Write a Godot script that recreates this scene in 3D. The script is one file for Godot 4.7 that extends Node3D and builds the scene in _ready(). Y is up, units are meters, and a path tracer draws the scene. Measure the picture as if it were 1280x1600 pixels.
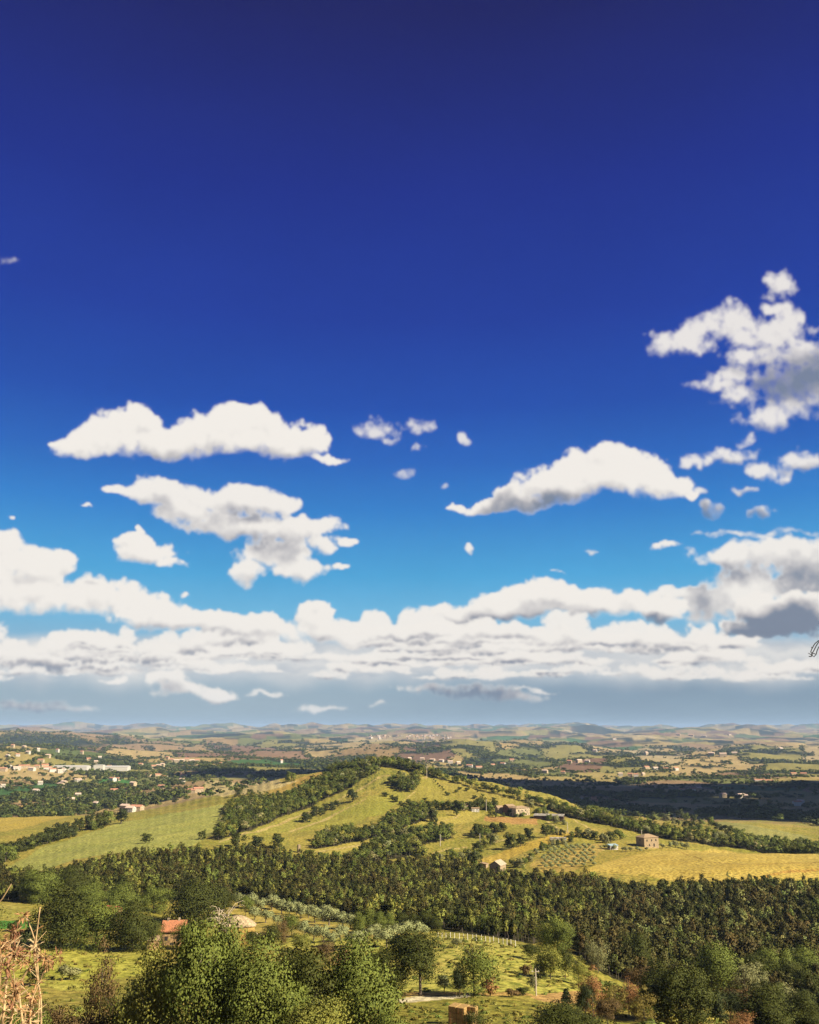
extends Node3D
# Rolling farmland seen from a hilltop wall: a wooded valley, a field-covered hill with farmhouses, a wide plain behind, cumulus above.
# The eye is the origin; y is up, -z looks out over the valley, metres.

const TILT := 13.8            # degrees that the camera looks up
const FOCAL := 1373.0         # of the photograph, 1280 x 1600
const EXPOSURE := 2.15
const TO_SUN := Vector3(0.75, 0.62, 0.42)

var rng := RandomNumberGenerator.new()
var ct := cos(deg_to_rad(TILT))
var st := sin(deg_to_rad(TILT))

func noise(kind: int, freq: float, octaves: int, seed_: int) -> FastNoiseLite:
	var n := FastNoiseLite.new()
	n.noise_type = kind
	n.frequency = freq
	n.seed = seed_
	n.fractal_type = FastNoiseLite.FRACTAL_FBM if octaves > 1 else FastNoiseLite.FRACTAL_NONE
	n.fractal_octaves = octaves
	return n

func lin(r: float, g: float, b: float) -> Color:      # a colour as seen on a screen (0..255) to linear values
	return Color(r / 255.0, g / 255.0, b / 255.0).srgb_to_linear()

func sight(px: float, py: float) -> Vector3:          # direction, with z = -1, of a sight line
	var u := (px - 640.0) / FOCAL
	var v := (800.0 - py) / FOCAL
	var depth := ct - v * st
	return Vector3(u / depth, (v * ct + st) / depth, -1.0)

func slope(py: float) -> float:
	return sight(640.0, py).y
# ---------------------------------------------------------------- sky
var sky_rows := []
var sky_puff: FastNoiseLite
var sky_fine: FastNoiseLite
var sky_warp: FastNoiseLite
var sky_soft: FastNoiseLite
var clouds := []
const SKY_W := 4096
const SKY_H := 2048
const SKY_X0 := 1640          # the part of the sky that is worked out finely
const SKY_X1 := 2456
const SKY_Y0 := 440
const SKY_Y1 := 1040

func cloud(base_y: float, dark: float, wisp: float, text: String, shade_text := "", fine := 1.0) -> void:
	var shades := []
	for word in shade_text.split(" ", false):
		shades.append(word.split_floats(","))
	var parts := []
	var box := Rect2()
	for word in text.split(" ", false):
		var f := word.split_floats(",")
		var e := Vector4(f[0], f[1], f[2], f[3])
		parts.append(e)
		var r := Rect2(e.x - e.z * 1.7 - 10.0, e.y - e.w * 1.8 - 10.0, e.z * 3.4 + 20.0, e.w * 3.6 + 20.0)
		box = r if parts.size() == 1 else box.merge(r)
	clouds.append({"base": base_y, "dark": dark, "wisp": wisp, "shades": shades, "fine": fine, "warp": 1.0 if fine < 1.2 else 0.45, "parts": parts, "box": box, "top": box.position.y + 14.0})

func air(e: float, side: float) -> Vector3:               # clear air by elevation in degrees
	var stops := [[-2.0, 152.0, 172.0, 186.0], [1.0, 150.0, 172.0, 186.0], [4.0, 150.0, 182.0, 204.0], [7.0, 112.0, 182.0, 220.0], [9.6, 80.0, 165.0, 216.0], [13.8, 56.0, 130.0, 204.0],
		[17.0, 46.0, 103.0, 188.0], [20.5, 38.0, 81.0, 173.0], [26.0, 36.0, 64.0, 158.0], [33.8, 34.0, 51.0, 139.0], [43.4, 34.0, 39.0, 101.0], [60.0, 32.0, 36.0, 93.0], [90.0, 32.0, 36.0, 90.0]]
	var a: Array = stops[0]
	var b: Array = stops[0]
	for s in stops:
		b = s
		if s[0] >= e:
			break
		a = s
	var t := clampf((e - a[0]) / maxf(b[0] - a[0], 0.01), 0.0, 1.0)
	var ca := lin(a[1], a[2], a[3])
	var cb := lin(b[1], b[2], b[3])
	var c := ca.lerp(cb, t)
	var k := 1.0 - 0.10 * side * side
	return Vector3(c.r * k, c.g * k, c.b * k)

func cloud_field(c: Dictionary, x: float, y: float) -> Vector2:     # how far inside, and the height above the puffs' own undersides
	var q := 0.0
	var h := 0.0
	for e: Vector4 in c.parts:
		var dx := (x - e.x) / e.z
		var dy := (y - e.y) / e.w
		if y > e.y:
			dy *= 1.18
		var d := 1.0 - (dx * dx + dy * dy) * 0.62
		if d > -0.6:
			var w := exp(d * 4.0)
			q += w
			h += w * (0.75 - dy)
	if q <= 0.0:
		return Vector2(-1.0, 0.0)
	return Vector2(log(q) / 4.0, h / q / 1.6)

func mixed(a: Vector3, b: Vector3, t: float) -> Vector3:
	return a.lerp(b, clampf(t, 0.0, 1.0))

func rough(x: float, y: float) -> float:
	return -0.95 * (sky_puff.get_noise_2d(x, y) + 0.52) + 0.5 * sky_soft.get_noise_2d(x, y)

func sky_at(px: float, py: float, e: float, side: float) -> Vector3:
	var c := air(e, side) * (1.0 + 0.045 * sky_soft.get_noise_2d(px * 0.22, py * 0.4) + 0.02 * sky_fine.get_noise_2d(px * 0.6, py))
	var wx := px + 20.0 * sky_warp.get_noise_2d(px, py)
	var wy := py + 13.0 * sky_warp.get_noise_2d(px + 900.0, py - 500.0)
	var white := Vector3(0.90, 0.855, 0.80)
	var grey := Vector3(0.46, 0.45, 0.47)
	var slate := Vector3(0.21, 0.25, 0.33)
	# thin veil and rain haze under the deck
	var under := smoothstep(1030.0, 1075.0, py) * (1.0 - 0.5 * smoothstep(1090.0, 1150.0, py))
	if under > 0.0:
		var ns := 0.5 + 0.5 * sky_soft.get_noise_2d(px * 0.35, py * 1.6)
		c = mixed(c, Vector3(0.24, 0.33, 0.42), under * (0.30 + 0.55 * smoothstep(500.0, 900.0, px)) * (0.45 + 0.75 * ns))
		c = mixed(c, Vector3(0.38, 0.47, 0.52), under * 0.5 * (1.0 - smoothstep(450.0, 850.0, px)))
	# a thin grey sheet behind the deck
	var env := smoothstep(985.0, 1010.0, py - 10.0 * sky_soft.get_noise_2d(px * 0.5, 40.0)) * (1.0 - smoothstep(1040.0, 1085.0, py + 14.0 * sky_soft.get_noise_2d(px * 0.6, 900.0)))
	if env > 0.0:
		var f := 0.5 + 0.5 * sky_soft.get_noise_2d(wx * 0.5, wy * 2.6)
		c = mixed(c, mixed(Vector3(0.44, 0.49, 0.55), Vector3(0.80, 0.78, 0.75), f * 1.2), env * 0.95)
	for k: Dictionary in clouds:
		var box: Rect2 = k.box
		if not box.has_point(Vector2(px, py)):
			continue
		var cx: float = lerpf(px, wx, k.warp)
		var cy: float = lerpf(py, wy, k.warp)
		var qh := cloud_field(k, cx, cy)
		var q := qh.x
		if q < -0.75:
			continue
		var n := rough(px * k.fine, py * k.fine)
		var nf := sky_fine.get_noise_2d(px * k.fine, py * k.fine)
		var wisp: float = k.wisp
		var f: float = q - 0.30 + (0.66 + 0.25 * wisp) * n * lerpf(0.4, 1.0, smoothstep(0.0, 0.4, qh.y)) + (0.17 + 0.42 * wisp) * nf
		var height: float = clampf(lerpf((k.base - py) / maxf(k.base - k.top, 1.0), qh.y, 0.5) + 0.12 * nf, 0.0, 1.0)
		var soft: float = lerpf(0.55, 0.26, smoothstep(0.1, 0.5, height)) + 0.9 * wisp
		var a := smoothstep(0.0, soft, f)
		if a <= 0.0:
			continue
		a *= 1.0 - 0.2 * wisp
		# relief towards the sun, which stands high on the right behind the viewer
		var n2 := rough((px + 7.0) * k.fine, (py - 11.0) * k.fine)
		var q2 := cloud_field(k, cx + 9.0, cy - 16.0).x
		var relief := (n - n2) * 0.75 + (q - q2) * 0.40
		var shade := 0.0
		for d: PackedFloat64Array in k.shades:
			var ex := (cx - d[0]) / d[2]
			var ey := (cy - d[1]) / d[3]
			shade += d[4] * exp(-(ex * ex + ey * ey))
		shade *= 1.15 + 0.5 * n + 0.4 * nf
		var thick := smoothstep(0.05, 0.5, f)
		var lit: float = 0.97 + relief * 0.55 - thick * (k.dark * (1.0 - smoothstep(0.0, 0.55, height)) + shade)
		var body := mixed(slate, grey, lit * 2.2)
		body = mixed(body, white, (lit - 0.42) * 2.0)
		c = mixed(c, body, a)
	return c

func sky_row(i: int) -> void:
	var row := PackedFloat32Array()
	row.resize((SKY_X1 - SKY_X0) * 3)
	var e := (0.5 - (float(SKY_Y0 + i) + 0.5) / SKY_H) * PI
	for j in SKY_X1 - SKY_X0:
		var phi := ((float(SKY_X0 + j) + 0.5) / SKY_W - 0.5) * TAU
		var d := Vector3(sin(phi) * cos(e), sin(e), -cos(phi) * cos(e))
		var zc := d.y * st - d.z * ct
		var yc := d.y * ct + d.z * st
		var px := 640.0 + FOCAL * d.x / zc
		var py := 800.0 - FOCAL * yc / zc
		var c := sky_at(px, py, rad_to_deg(e), 0.0) / EXPOSURE
		row[j * 3] = c.x
		row[j * 3 + 1] = c.y
		row[j * 3 + 2] = c.z
	sky_rows[i] = row

func coarse_sky(x: int, y: int, w: int, h: int) -> Vector3:    # the same sky all round: clear air, a deck near the horizon, scattered cumulus
	var e := (0.5 - (y + 0.5) / h) * 180.0
	var phi := ((x + 0.5) / w - 0.5) * TAU
	var c := air(e, 0.0)
	var d := Vector3(sin(phi) * 100.0, cos(phi) * 100.0, e * 4.0)
	var n := sky_soft.get_noise_3d(d.x, d.y, d.z)
	var deck := smoothstep(1.5, 4.0, e) * (1.0 - smoothstep(6.0, 10.0, e))
	var some := smoothstep(0.12, 0.34, n) * smoothstep(6.0, 12.0, e) * (1.0 - smoothstep(24.0, 34.0, e))
	c = mixed(c, Vector3(0.62, 0.61, 0.61), deck * 0.75)
	c = mixed(c, Vector3(0.76, 0.73, 0.70), some)
	return c / EXPOSURE

func make_sky() -> PanoramaSkyMaterial:
	sky_puff = noise(FastNoiseLite.TYPE_CELLULAR, 0.021, 4, 11)
	sky_puff.cellular_return_type = FastNoiseLite.RETURN_DISTANCE
	sky_puff.fractal_gain = 0.52
	sky_fine = noise(FastNoiseLite.TYPE_SIMPLEX_SMOOTH, 0.045, 4, 12)
	sky_warp = noise(FastNoiseLite.TYPE_SIMPLEX_SMOOTH, 0.014, 4, 13)
	sky_soft = noise(FastNoiseLite.TYPE_SIMPLEX_SMOOTH, 0.011, 4, 14)
	# the deck: flat cumulus in no order, the farthest and lowest first
	var dr := RandomNumberGenerator.new()
	dr.seed = 93
	var bases := []
	for i in 64:
		bases.append(1000.0 + 64.0 * pow(dr.randf(), 0.75))
	bases.sort()
	bases.reverse()
	for base: float in bases:
		var near := (1064.0 - base) / 64.0
		var wide := dr.randf_range(40.0 + 40.0 * near, 110.0 + 190.0 * near)
		var x := dr.randf_range(-60.0, 1300.0) - wide * 0.5
		var text := ""
		var shade := ""
		var n := int(wide / 20.0) + 2
		for i in n:
			var t := (i + dr.randf_range(0.0, 1.0)) / n
			var tall := dr.randf_range(3.0 + 3.0 * near, 7.0 + 15.0 * near) * (0.45 + 1.3 * sin(PI * clampf(t, 0.05, 0.95)) * dr.randf_range(0.5, 1.2))
			text += "%f,%f,%f,%f " % [x + wide * t, base - tall * 0.8 + dr.randf_range(-2, 1), dr.randf_range(12, 28), tall]
		for i in 2:
			shade += "%f,%f,%f,%f,%f " % [x + wide * dr.randf(), base - 2.0, wide * dr.randf_range(0.15, 0.4), dr.randf_range(3.0, 5.0 + 6.0 * near), dr.randf_range(0.1, 0.62)]
		cloud(base, dr.randf_range(0.0, 0.12), lerpf(0.45, 0.06, near) * dr.randf_range(0.6, 1.2), text, shade, lerpf(2.2, 1.3, near))
	# each cloud: base line, darkness of its underside, wispiness, then puffs x,y,rx,ry along sight lines of the photograph
	cloud(728, 0.08, 0.0, "125,700,42,22 180,682,70,38 208,655,34,28 265,698,70,26 340,672,58,38 385,658,46,30 425,686,66,34 475,697,42,26 520,719,28,8 88,694,18,6", "350,716,75,14,0.5 225,716,60,9,0.25 460,714,40,8,0.25")
	cloud(925, 0.10, 0.1, "182,766,28,10 250,768,52,26 300,792,66,28 392,778,54,22 440,790,44,16 360,822,84,24 450,832,60,22 500,825,34,18 545,850,18,8 430,866,64,22 388,900,28,22 470,892,44,18 505,850,20,18 530,888,12,6", "232,792,40,14,0.4 300,824,60,16,0.35 378,804,46,13,0.5 405,848,60,15,0.5 340,852,44,12,0.45 455,862,40,10,0.3 425,908,46,10,0.25")
	cloud(890, 0.20, 0.0, "213,850,24,18 235,868,54,18 272,881,24,8 212,826,8,10", "210,884,34,7,0.3")
	cloud(720, 0.1, 0.8, "588,672,38,18 655,672,20,18 610,690,16,8 635,737,20,8 725,688,9,9 700,762,8,6 655,705,14,8")
	cloud(814, 0.10, 0.05, "760,796,34,11 815,782,48,24 870,757,60,36 935,738,66,38 1000,744,58,36 1045,762,38,24 1078,778,16,9 715,791,12,6", "825,788,56,17,0.75 772,800,30,8,0.4 893,778,50,12,0.45 955,764,30,12,0.2")
	cloud(650, 0.05, 0.50, "1060,536,62,24 1110,512,50,24 1150,498,34,24 1215,448,32,22 1215,480,22,12 1180,560,50,16 1250,555,52,40 1292,590,60,62 1110,602,46,10 1150,620,50,16 1195,655,44,26 1172,690,16,12 1245,640,48,22 1200,525,44,26 1225,600,52,30 1150,588,52,14 1236,495,20,30 1170,535,40,18", "1245,592,56,36,0.6 1285,572,40,30,0.5 1205,604,50,18,0.4 1130,575,40,14,0.25 1195,670,30,12,0.2")
	cloud(790, 0.45, 0.5, "1085,722,26,12 1150,714,42,16 1190,735,30,12 1250,720,48,16 1170,765,18,7 1110,797,15,14 1190,803,20,9 1225,745,14,12 1095,770,16,10", "1110,797,18,16,0.6 1190,803,22,10,0.6 1170,768,20,8,0.4 1150,724,40,10,0.3 1260,728,50,12,0.3")
	cloud(866, 0.3, 0.2, "730,855,12,7 1048,854,26,8 290,932,10,4 130,792,10,4 20,805,8,4")
	cloud(872, 0.1, 1.0, "920,870,14,3 880,895,14,2 6,405,20,12 1180,832,120,6")
	cloud(1000, 0.15, 0.15, "1130,872,56,20 1200,866,76,26 1285,872,66,32 1150,930,60,40 1240,915,80,50 1105,955,46,26 1060,930,40,14", "1150,897,60,16,0.5 1250,900,50,34,0.55 1100,945,26,26,0.5 1275,960,40,40,0.6 1075,915,30,16,0.4")
	cloud(986, 0.15, 0.0, "720,962,46,15 790,945,66,26 865,936,76,28 960,942,78,28 1030,958,46,20", "830,970,90,12,0.95 755,976,46,7,0.6 965,978,80,9,0.75 1032,974,36,10,0.7 905,966,60,9,0.5 850,945,40,8,0.3")
	cloud(1004, 0.75, 0.0, "1150,982,40,15 1190,955,44,26 1240,950,50,30 1215,985,80,14 1290,960,40,30", "1190,985,90,30,0.75 1245,965,60,26,0.7")
	cloud(968, 0.10, 0.0, "-10,866,54,40 60,884,52,28 95,878,16,16 20,930,90,36 130,930,84,32 195,945,60,22", "60,966,120,6,0.6 100,912,26,9,0.25 30,905,30,9,0.2 150,905,20,6,0.3")
	cloud(1010, 0.12, 0.0, "235,962,66,28 330,975,76,20 420,985,66,20 489,966,30,30 508,946,14,11 540,995,60,18 630,992,66,14 700,985,60,12", "240,982,60,6,0.35 345,992,60,6,0.3 640,1000,70,7,0.45 450,975,20,6,0.2 480,1000,40,6,0.3")
	cloud(1098, 0.30, 0.1, "270,1062,38,16 300,1080,62,13 345,1088,28,9 175,1063,22,6 430,1010,40,10", "265,1080,26,10,0.25 320,1094,50,5,0.2")
	cloud(1118, 0.1, 0.7, "490,1106,56,6 592,1106,12,5 840,1078,30,3 420,1085,40,4")
	cloud(1090, 0.0, 0.55, "735,1080,80,14 660,1074,44,8 800,1090,60,8", "735,1080,120,30,0.95", 1.3)
	cloud(1110, 0.0, 0.7, "40,1104,70,10 110,1108,50,6", "50,1104,140,30,0.85", 1.3)
	cloud(1050, 0.0, 0.4, "60,1036,90,12 210,1030,80,10 150,1048,90,7", "60,1040,110,14,0.75 230,1034,90,12,0.7", 1.5)
	for i in SKY_Y1 - SKY_Y0:
		sky_rows.append(null)
	var task := WorkerThreadPool.add_group_task(sky_row, SKY_Y1 - SKY_Y0)
	WorkerThreadPool.wait_for_group_task_completion(task)
	var im := Image.create(512, 256, false, Image.FORMAT_RGBF)
	for y in 256:
		for x in 512:
			var c := coarse_sky(x, y, 512, 256)
			im.set_pixel(x, y, Color(c.x, c.y, c.z))
	im.resize(SKY_W, SKY_H, Image.INTERPOLATE_BILINEAR)
	var fine := PackedFloat32Array()
	for row in sky_rows:
		fine.append_array(row)
	var part := Image.create_from_data(SKY_X1 - SKY_X0, SKY_Y1 - SKY_Y0, false, Image.FORMAT_RGBF, fine.to_byte_array())
	# fade the fine part into the rest of the sky over its margins
	for y in SKY_Y1 - SKY_Y0:
		for x in 48:
			for side in 2:
				var xx := x if side == 0 else SKY_X1 - SKY_X0 - 1 - x
				part.set_pixel(xx, y, im.get_pixel(SKY_X0 + xx, SKY_Y0 + y).lerp(part.get_pixel(xx, y), smoothstep(0.0, 47.0, x)))
	im.blit_rect(part, Rect2i(0, 0, SKY_X1 - SKY_X0, SKY_Y1 - SKY_Y0), Vector2i(SKY_X0, SKY_Y0))
	var turned := Image.create(SKY_W, SKY_H, false, Image.FORMAT_RGBF)      # a panorama begins at -z
	turned.blit_rect(im, Rect2i(SKY_W / 2, 0, SKY_W / 2, SKY_H), Vector2i(0, 0))
	turned.blit_rect(im, Rect2i(0, 0, SKY_W / 2, SKY_H), Vector2i(SKY_W / 2, 0))
	var m := PanoramaSkyMaterial.new()
	m.panorama = ImageTexture.create_from_image(turned)
	return m

func set_stage() -> void:
	var cam := Camera3D.new()
	cam.name = "camera"
	cam.fov = 2.0 * rad_to_deg(atan(800.0 / FOCAL))
	cam.rotation_degrees.x = TILT
	cam.near = 0.1
	cam.far = 120000.0
	cam.current = true
	add_child(cam)
	var env := Environment.new()
	env.background_mode = Environment.BG_SKY
	env.sky = Sky.new()
	env.sky.sky_material = make_sky()
	env.tonemap_mode = Environment.TONE_MAPPER_LINEAR
	env.tonemap_exposure = EXPOSURE
	env.fog_enabled = true
	env.fog_density = FOG
	env.fog_light_color = Color(0.74, 0.86, 1.0)
	env.sdfgi_enabled = true
	env.ssao_enabled = true
	env.ssil_enabled = true
	var world := WorldEnvironment.new()
	world.name = "world"
	world.environment = env
	add_child(world)
	var sun := DirectionalLight3D.new()
	sun.name = "sun"
	sun.light_energy = 1.6
	sun.light_color = Color(1.0, 0.955, 0.86)
	sun.light_angular_distance = 0.5
	sun.shadow_enabled = true
	sun.directional_shadow_max_distance = 3000.0
	add_child(sun)
	sun.look_at_from_position(Vector3.ZERO, -TO_SUN, Vector3.UP)
# ---------------------------------------------------------------- the lie of the land
const L0 := 1.0                 # ln of the nearest depth of the height table
const LSTEP := 0.016
const LROWS := 612
const ANG := 40.0               # the table reaches 40 degrees to either side, half a degree a column
const ACOLS := 161
var relief := PackedFloat32Array()
var n_small: FastNoiseLite
var n_hill: FastNoiseLite
var n_ridge: FastNoiseLite
var n_tone: FastNoiseLite
var n_fleck: FastNoiseLite
var n_cell: FastNoiseLite
var n_edge: FastNoiseLite
var n_wood: FastNoiseLite
var phis := PackedFloat32Array()
var radii := PackedFloat32Array()
var grid_at := []                # per row: positions, colours
var grid_color := []
var grid_id := []
var ids := []                    # the pieces that the ground is split into

func pchip(xs: PackedFloat32Array, ys: PackedFloat32Array, x: float) -> float:
	var n := xs.size()
	if x <= xs[0]:
		return ys[0]
	if x >= xs[n - 1]:
		return ys[n - 1]
	var i := 0
	while x > xs[i + 1]:
		i += 1
	var h := xs[i + 1] - xs[i]
	var d := (ys[i + 1] - ys[i]) / h
	var m0 := d
	var m1 := d
	if i > 0:
		var dp := (ys[i] - ys[i - 1]) / (xs[i] - xs[i - 1])
		m0 = 0.0 if dp * d <= 0.0 else 2.0 * dp * d / (dp + d)
	if i < n - 2:
		var dn := (ys[i + 2] - ys[i + 1]) / (xs[i + 2] - xs[i + 1])
		m1 = 0.0 if dn * d <= 0.0 else 2.0 * dn * d / (dn + d)
	var t := (x - xs[i]) / h
	var t2 := t * t
	var t3 := t2 * t
	return (2 * t3 - 3 * t2 + 1) * ys[i] + (t3 - 2 * t2 + t) * h * m0 + (-2 * t3 + 3 * t2) * ys[i + 1] + (t3 - t2) * h * m1

func survey_land() -> void:
	# lines of levels across the land: for one bearing each, depth:sight line to the ground there
	var near := "3:1750 8:1622 25:1640 60:1668 105:1659 "
	var plain := " 4000:1196 5000:1186 6500:1175 8000:1166 10000:1158 13000:1150 18000:1144 26000:1139 40000:1138"
	var lines := {
		-350.0: near + "150:1600 250:1490 420:1400 600:1350 900:1295 1300:1276 1700:1255 2200:1205 2600:1172 3200:1172 4000:1176 5000:1172 6500:1150 7200:1143 8500:1152 12000:1150 18000:1144 26000:1138 40000:1138",
		0.0: near + "130:1612 200:1535 260:1482 330:1433 420:1400 520:1375 600:1356 680:1338 800:1306 950:1291 1050:1279 1200:1282 1450:1268 1750:1248 2100:1225 2450:1192 2650:1176 3200:1184 4200:1176 6000:1156 7000:1147 8500:1153 12000:1149 18000:1143 26000:1138 40000:1138",
		200.0: near + "130:1606 190:1545 250:1495 300:1464 380:1424 470:1384 560:1350 640:1326 760:1303 900:1284 1000:1275 1150:1271 1400:1264 1800:1241 2300:1216 3000:1202 4000:1190 5000:1180 6500:1167 8000:1158 9500:1153 13000:1148 19000:1143 27000:1138 40000:1138",
		350.0: near + "140:1602 250:1494 300:1467 400:1430 480:1394 560:1352 640:1320 760:1292 880:1271 980:1256 1080:1245 1180:1240 1400:1240 1800:1226 2300:1213 3000:1200 4000:1189 5000:1180 6500:1169 9000:1158 13000:1149 19000:1143 27000:1138 40000:1138",
		480.0: near + "150:1592 250:1494 320:1453 420:1424 500:1388 570:1356 660:1326 780:1292 900:1262 1000:1235 1080:1216 1140:1209 1300:1226 1800:1226 2400:1212 3000:1203 4000:1192 5000:1183 6500:1171 9000:1159 13000:1149 19000:1143 27000:1137 40000:1137",
		600.0: near + "150:1590 172:1562 260:1478 340:1444 420:1428 500:1398 570:1362 650:1334 750:1297 850:1263 950:1229 1030:1204 1080:1196 1250:1216 1800:1232 2600:1212 3200:1201 4000:1192 4700:1180 5400:1166 6000:1164 7500:1166 10000:1157 15000:1147 26000:1137 40000:1137",
		720.0: near + "135:1606 165:1567 260:1478 300:1463 360:1444 450:1424 520:1394 580:1366 650:1340 750:1301 850:1269 950:1241 1020:1223 1060:1215 1200:1226 1800:1237 2600:1215 3200:1203 4000:1194 4800:1178 5500:1164 6200:1163 7500:1166 10000:1157 15000:1147 26000:1137 40000:1137",
		850.0: near + "135:1608 165:1573 240:1503 280:1483 350:1473 430:1428 520:1386 580:1352 650:1327 740:1301 820:1281 900:1263 980:1245 1020:1240 1150:1251 1500:1257 2000:1242 2600:1224 3200:1212 4000:1200 5000:1186 6200:1172 7500:1167 10000:1157 15000:1147 26000:1137 40000:1138",
		1000.0: near + "150:1602 170:1584 240:1552 320:1514 400:1468 470:1422 520:1386 560:1356 610:1339 680:1323 760:1306 840:1291 880:1286 1000:1296 1400:1276 2000:1246 2600:1227 3200:1213 4000:1199" + plain.substr(10),
		1150.0: near + "180:1602 240:1564 320:1514 400:1462 470:1420 510:1386 550:1354 600:1338 640:1333 720:1336 800:1319 900:1304 1000:1293 1100:1288 1400:1277 2000:1247 2600:1227 3200:1213 4000:1199" + plain.substr(10),
		1280.0: near + "200:1602 260:1563 340:1504 420:1452 480:1414 510:1392 560:1356 620:1340 660:1335 760:1341 900:1317 1000:1305 1100:1298 1400:1276 2000:1247 2600:1225 3200:1212 4000:1198" + plain.substr(10),
		1620.0: near + "200:1602 300:1530 420:1440 520:1376 640:1340 900:1310 1400:1270 2000:1245 2600:1225 3200:1212 4000:1198" + plain.substr(10),
	}
	n_small = noise(FastNoiseLite.TYPE_SIMPLEX_SMOOTH, 1.0 / 55.0, 3, 21)
	n_hill = noise(FastNoiseLite.TYPE_SIMPLEX_SMOOTH, 1.0 / 900.0, 4, 22)
	n_ridge = noise(FastNoiseLite.TYPE_SIMPLEX_SMOOTH, 1.0 / 4200.0, 4, 23)
	n_tone = noise(FastNoiseLite.TYPE_SIMPLEX_SMOOTH, 1.0 / 60.0, 4, 24)
	n_fleck = noise(FastNoiseLite.TYPE_SIMPLEX_SMOOTH, 1.0 / 7.0, 3, 25)
	n_edge = noise(FastNoiseLite.TYPE_SIMPLEX_SMOOTH, 1.0 / 14.0, 2, 26)
	n_wood = noise(FastNoiseLite.TYPE_SIMPLEX_SMOOTH, 1.0 / 700.0, 4, 27)
	n_cell = noise(FastNoiseLite.TYPE_CELLULAR, 1.0 / 210.0, 1, 28)
	n_cell.cellular_return_type = FastNoiseLite.RETURN_CELL_VALUE
	n_cell.cellular_jitter = 0.95
	n_cell.domain_warp_enabled = true
	n_cell.domain_warp_amplitude = 60.0
	n_cell.domain_warp_frequency = 1.0 / 500.0
	var cols := PackedFloat32Array()
	var heights := []
	for px: float in lines:
		cols.append(rad_to_deg(atan((px - 640.0) / FOCAL / 1.058)))
		var xs := PackedFloat32Array()
		var ys := PackedFloat32Array()
		for word: String in lines[px].split(" ", false):
			var f := word.split_floats(":")
			xs.append(log(f[0]))
			ys.append(slope(f[1]) * f[0])
		var col := PackedFloat32Array()
		for r in LROWS:
			col.append(pchip(xs, ys, L0 + r * LSTEP))
		heights.append(col)
	relief.resize(LROWS * ACOLS)
	var across := PackedFloat32Array()
	across.resize(cols.size())
	for r in LROWS:
		for k in cols.size():
			across[k] = heights[k][r]
		for a in ACOLS:
			relief[r * ACOLS + a] = pchip(cols, across, a * 0.5 - ANG)

func ground(x: float, z: float) -> float:
	var r := sqrt(x * x + z * z)
	var phi := rad_to_deg(atan2(x, -z))
	var d := -z
	if absf(phi) > ANG:
		phi = clampf(phi, -ANG, ANG)
		d = r * 0.766
	var fr := clampf((log(maxf(d, 2.75)) - L0) / LSTEP, 1.0, LROWS - 2.01)
	var fa := clampf((phi + ANG) * 2.0, 0.0, ACOLS - 1.01)
	var i := int(fr)
	var j := int(fa)
	fr -= i
	fa -= j
	var o := i * ACOLS + j
	var fa2 := fa * fa * (3.0 - 2.0 * fa)
	var b := lerpf(relief[o], relief[o + 1], fa2)
	var c := lerpf(relief[o + ACOLS], relief[o + ACOLS + 1], fa2)
	var p := lerpf(relief[o - ACOLS], relief[o - ACOLS + 1], fa2)
	var q := lerpf(relief[o + 2 * ACOLS], relief[o + 2 * ACOLS + 1], fa2)
	var h := b + 0.5 * fr * (c - p + fr * (2.0 * p - 5.0 * b + 4.0 * c - q + fr * (3.0 * (b - c) + q - p)))
	if r > 40.0:
		h += n_small.get_noise_2d(x, z) * clampf(r * 0.0022, 0.0, 1.6)
	if r > 1500.0:
		var far := smoothstep(1500.0, 3800.0, r)
		h += far * (n_hill.get_noise_2d(x, z) * minf(0.0052 * r, 38.0) + absf(n_ridge.get_noise_2d(x, z)) * minf(0.017 * r, 330.0) - minf(0.0034 * r, 66.0)) * (1.0 - smoothstep(27000.0, 38000.0, r))
	return h

func spot(px: float, py: float) -> Vector3:           # where a sight line meets the ground
	var s := sight(px, py)
	var d := 90.0
	var step := 1.012
	while d < 40000.0:
		if ground(s.x * d, -d) > s.y * d:
			var lo := d / step
			for i in 12:
				var mid := (lo + d) * 0.5
				if ground(s.x * mid, -mid) > s.y * mid:
					d = mid
				else:
					lo = mid
			break
		d *= step
	return Vector3(s.x * d, ground(s.x * d, -d), -d)

func spots(text: String) -> PackedVector2Array:        # an outline on the ground, x and z
	var out := PackedVector2Array()
	for word in text.split(" ", false):
		var f := word.split_floats(",")
		var p := spot(f[0], f[1])
		out.append(Vector2(p.x, p.z))
	return out

func seen(r: float, g: float, b: float) -> Color:      # a base colour from how a sunlit surface of it looks
	var c := lin(r, g, b)
	return Color(c.r * 1.0, c.g * 1.0, c.b * 1.04)

var palette: Array[Color] = []

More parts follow.
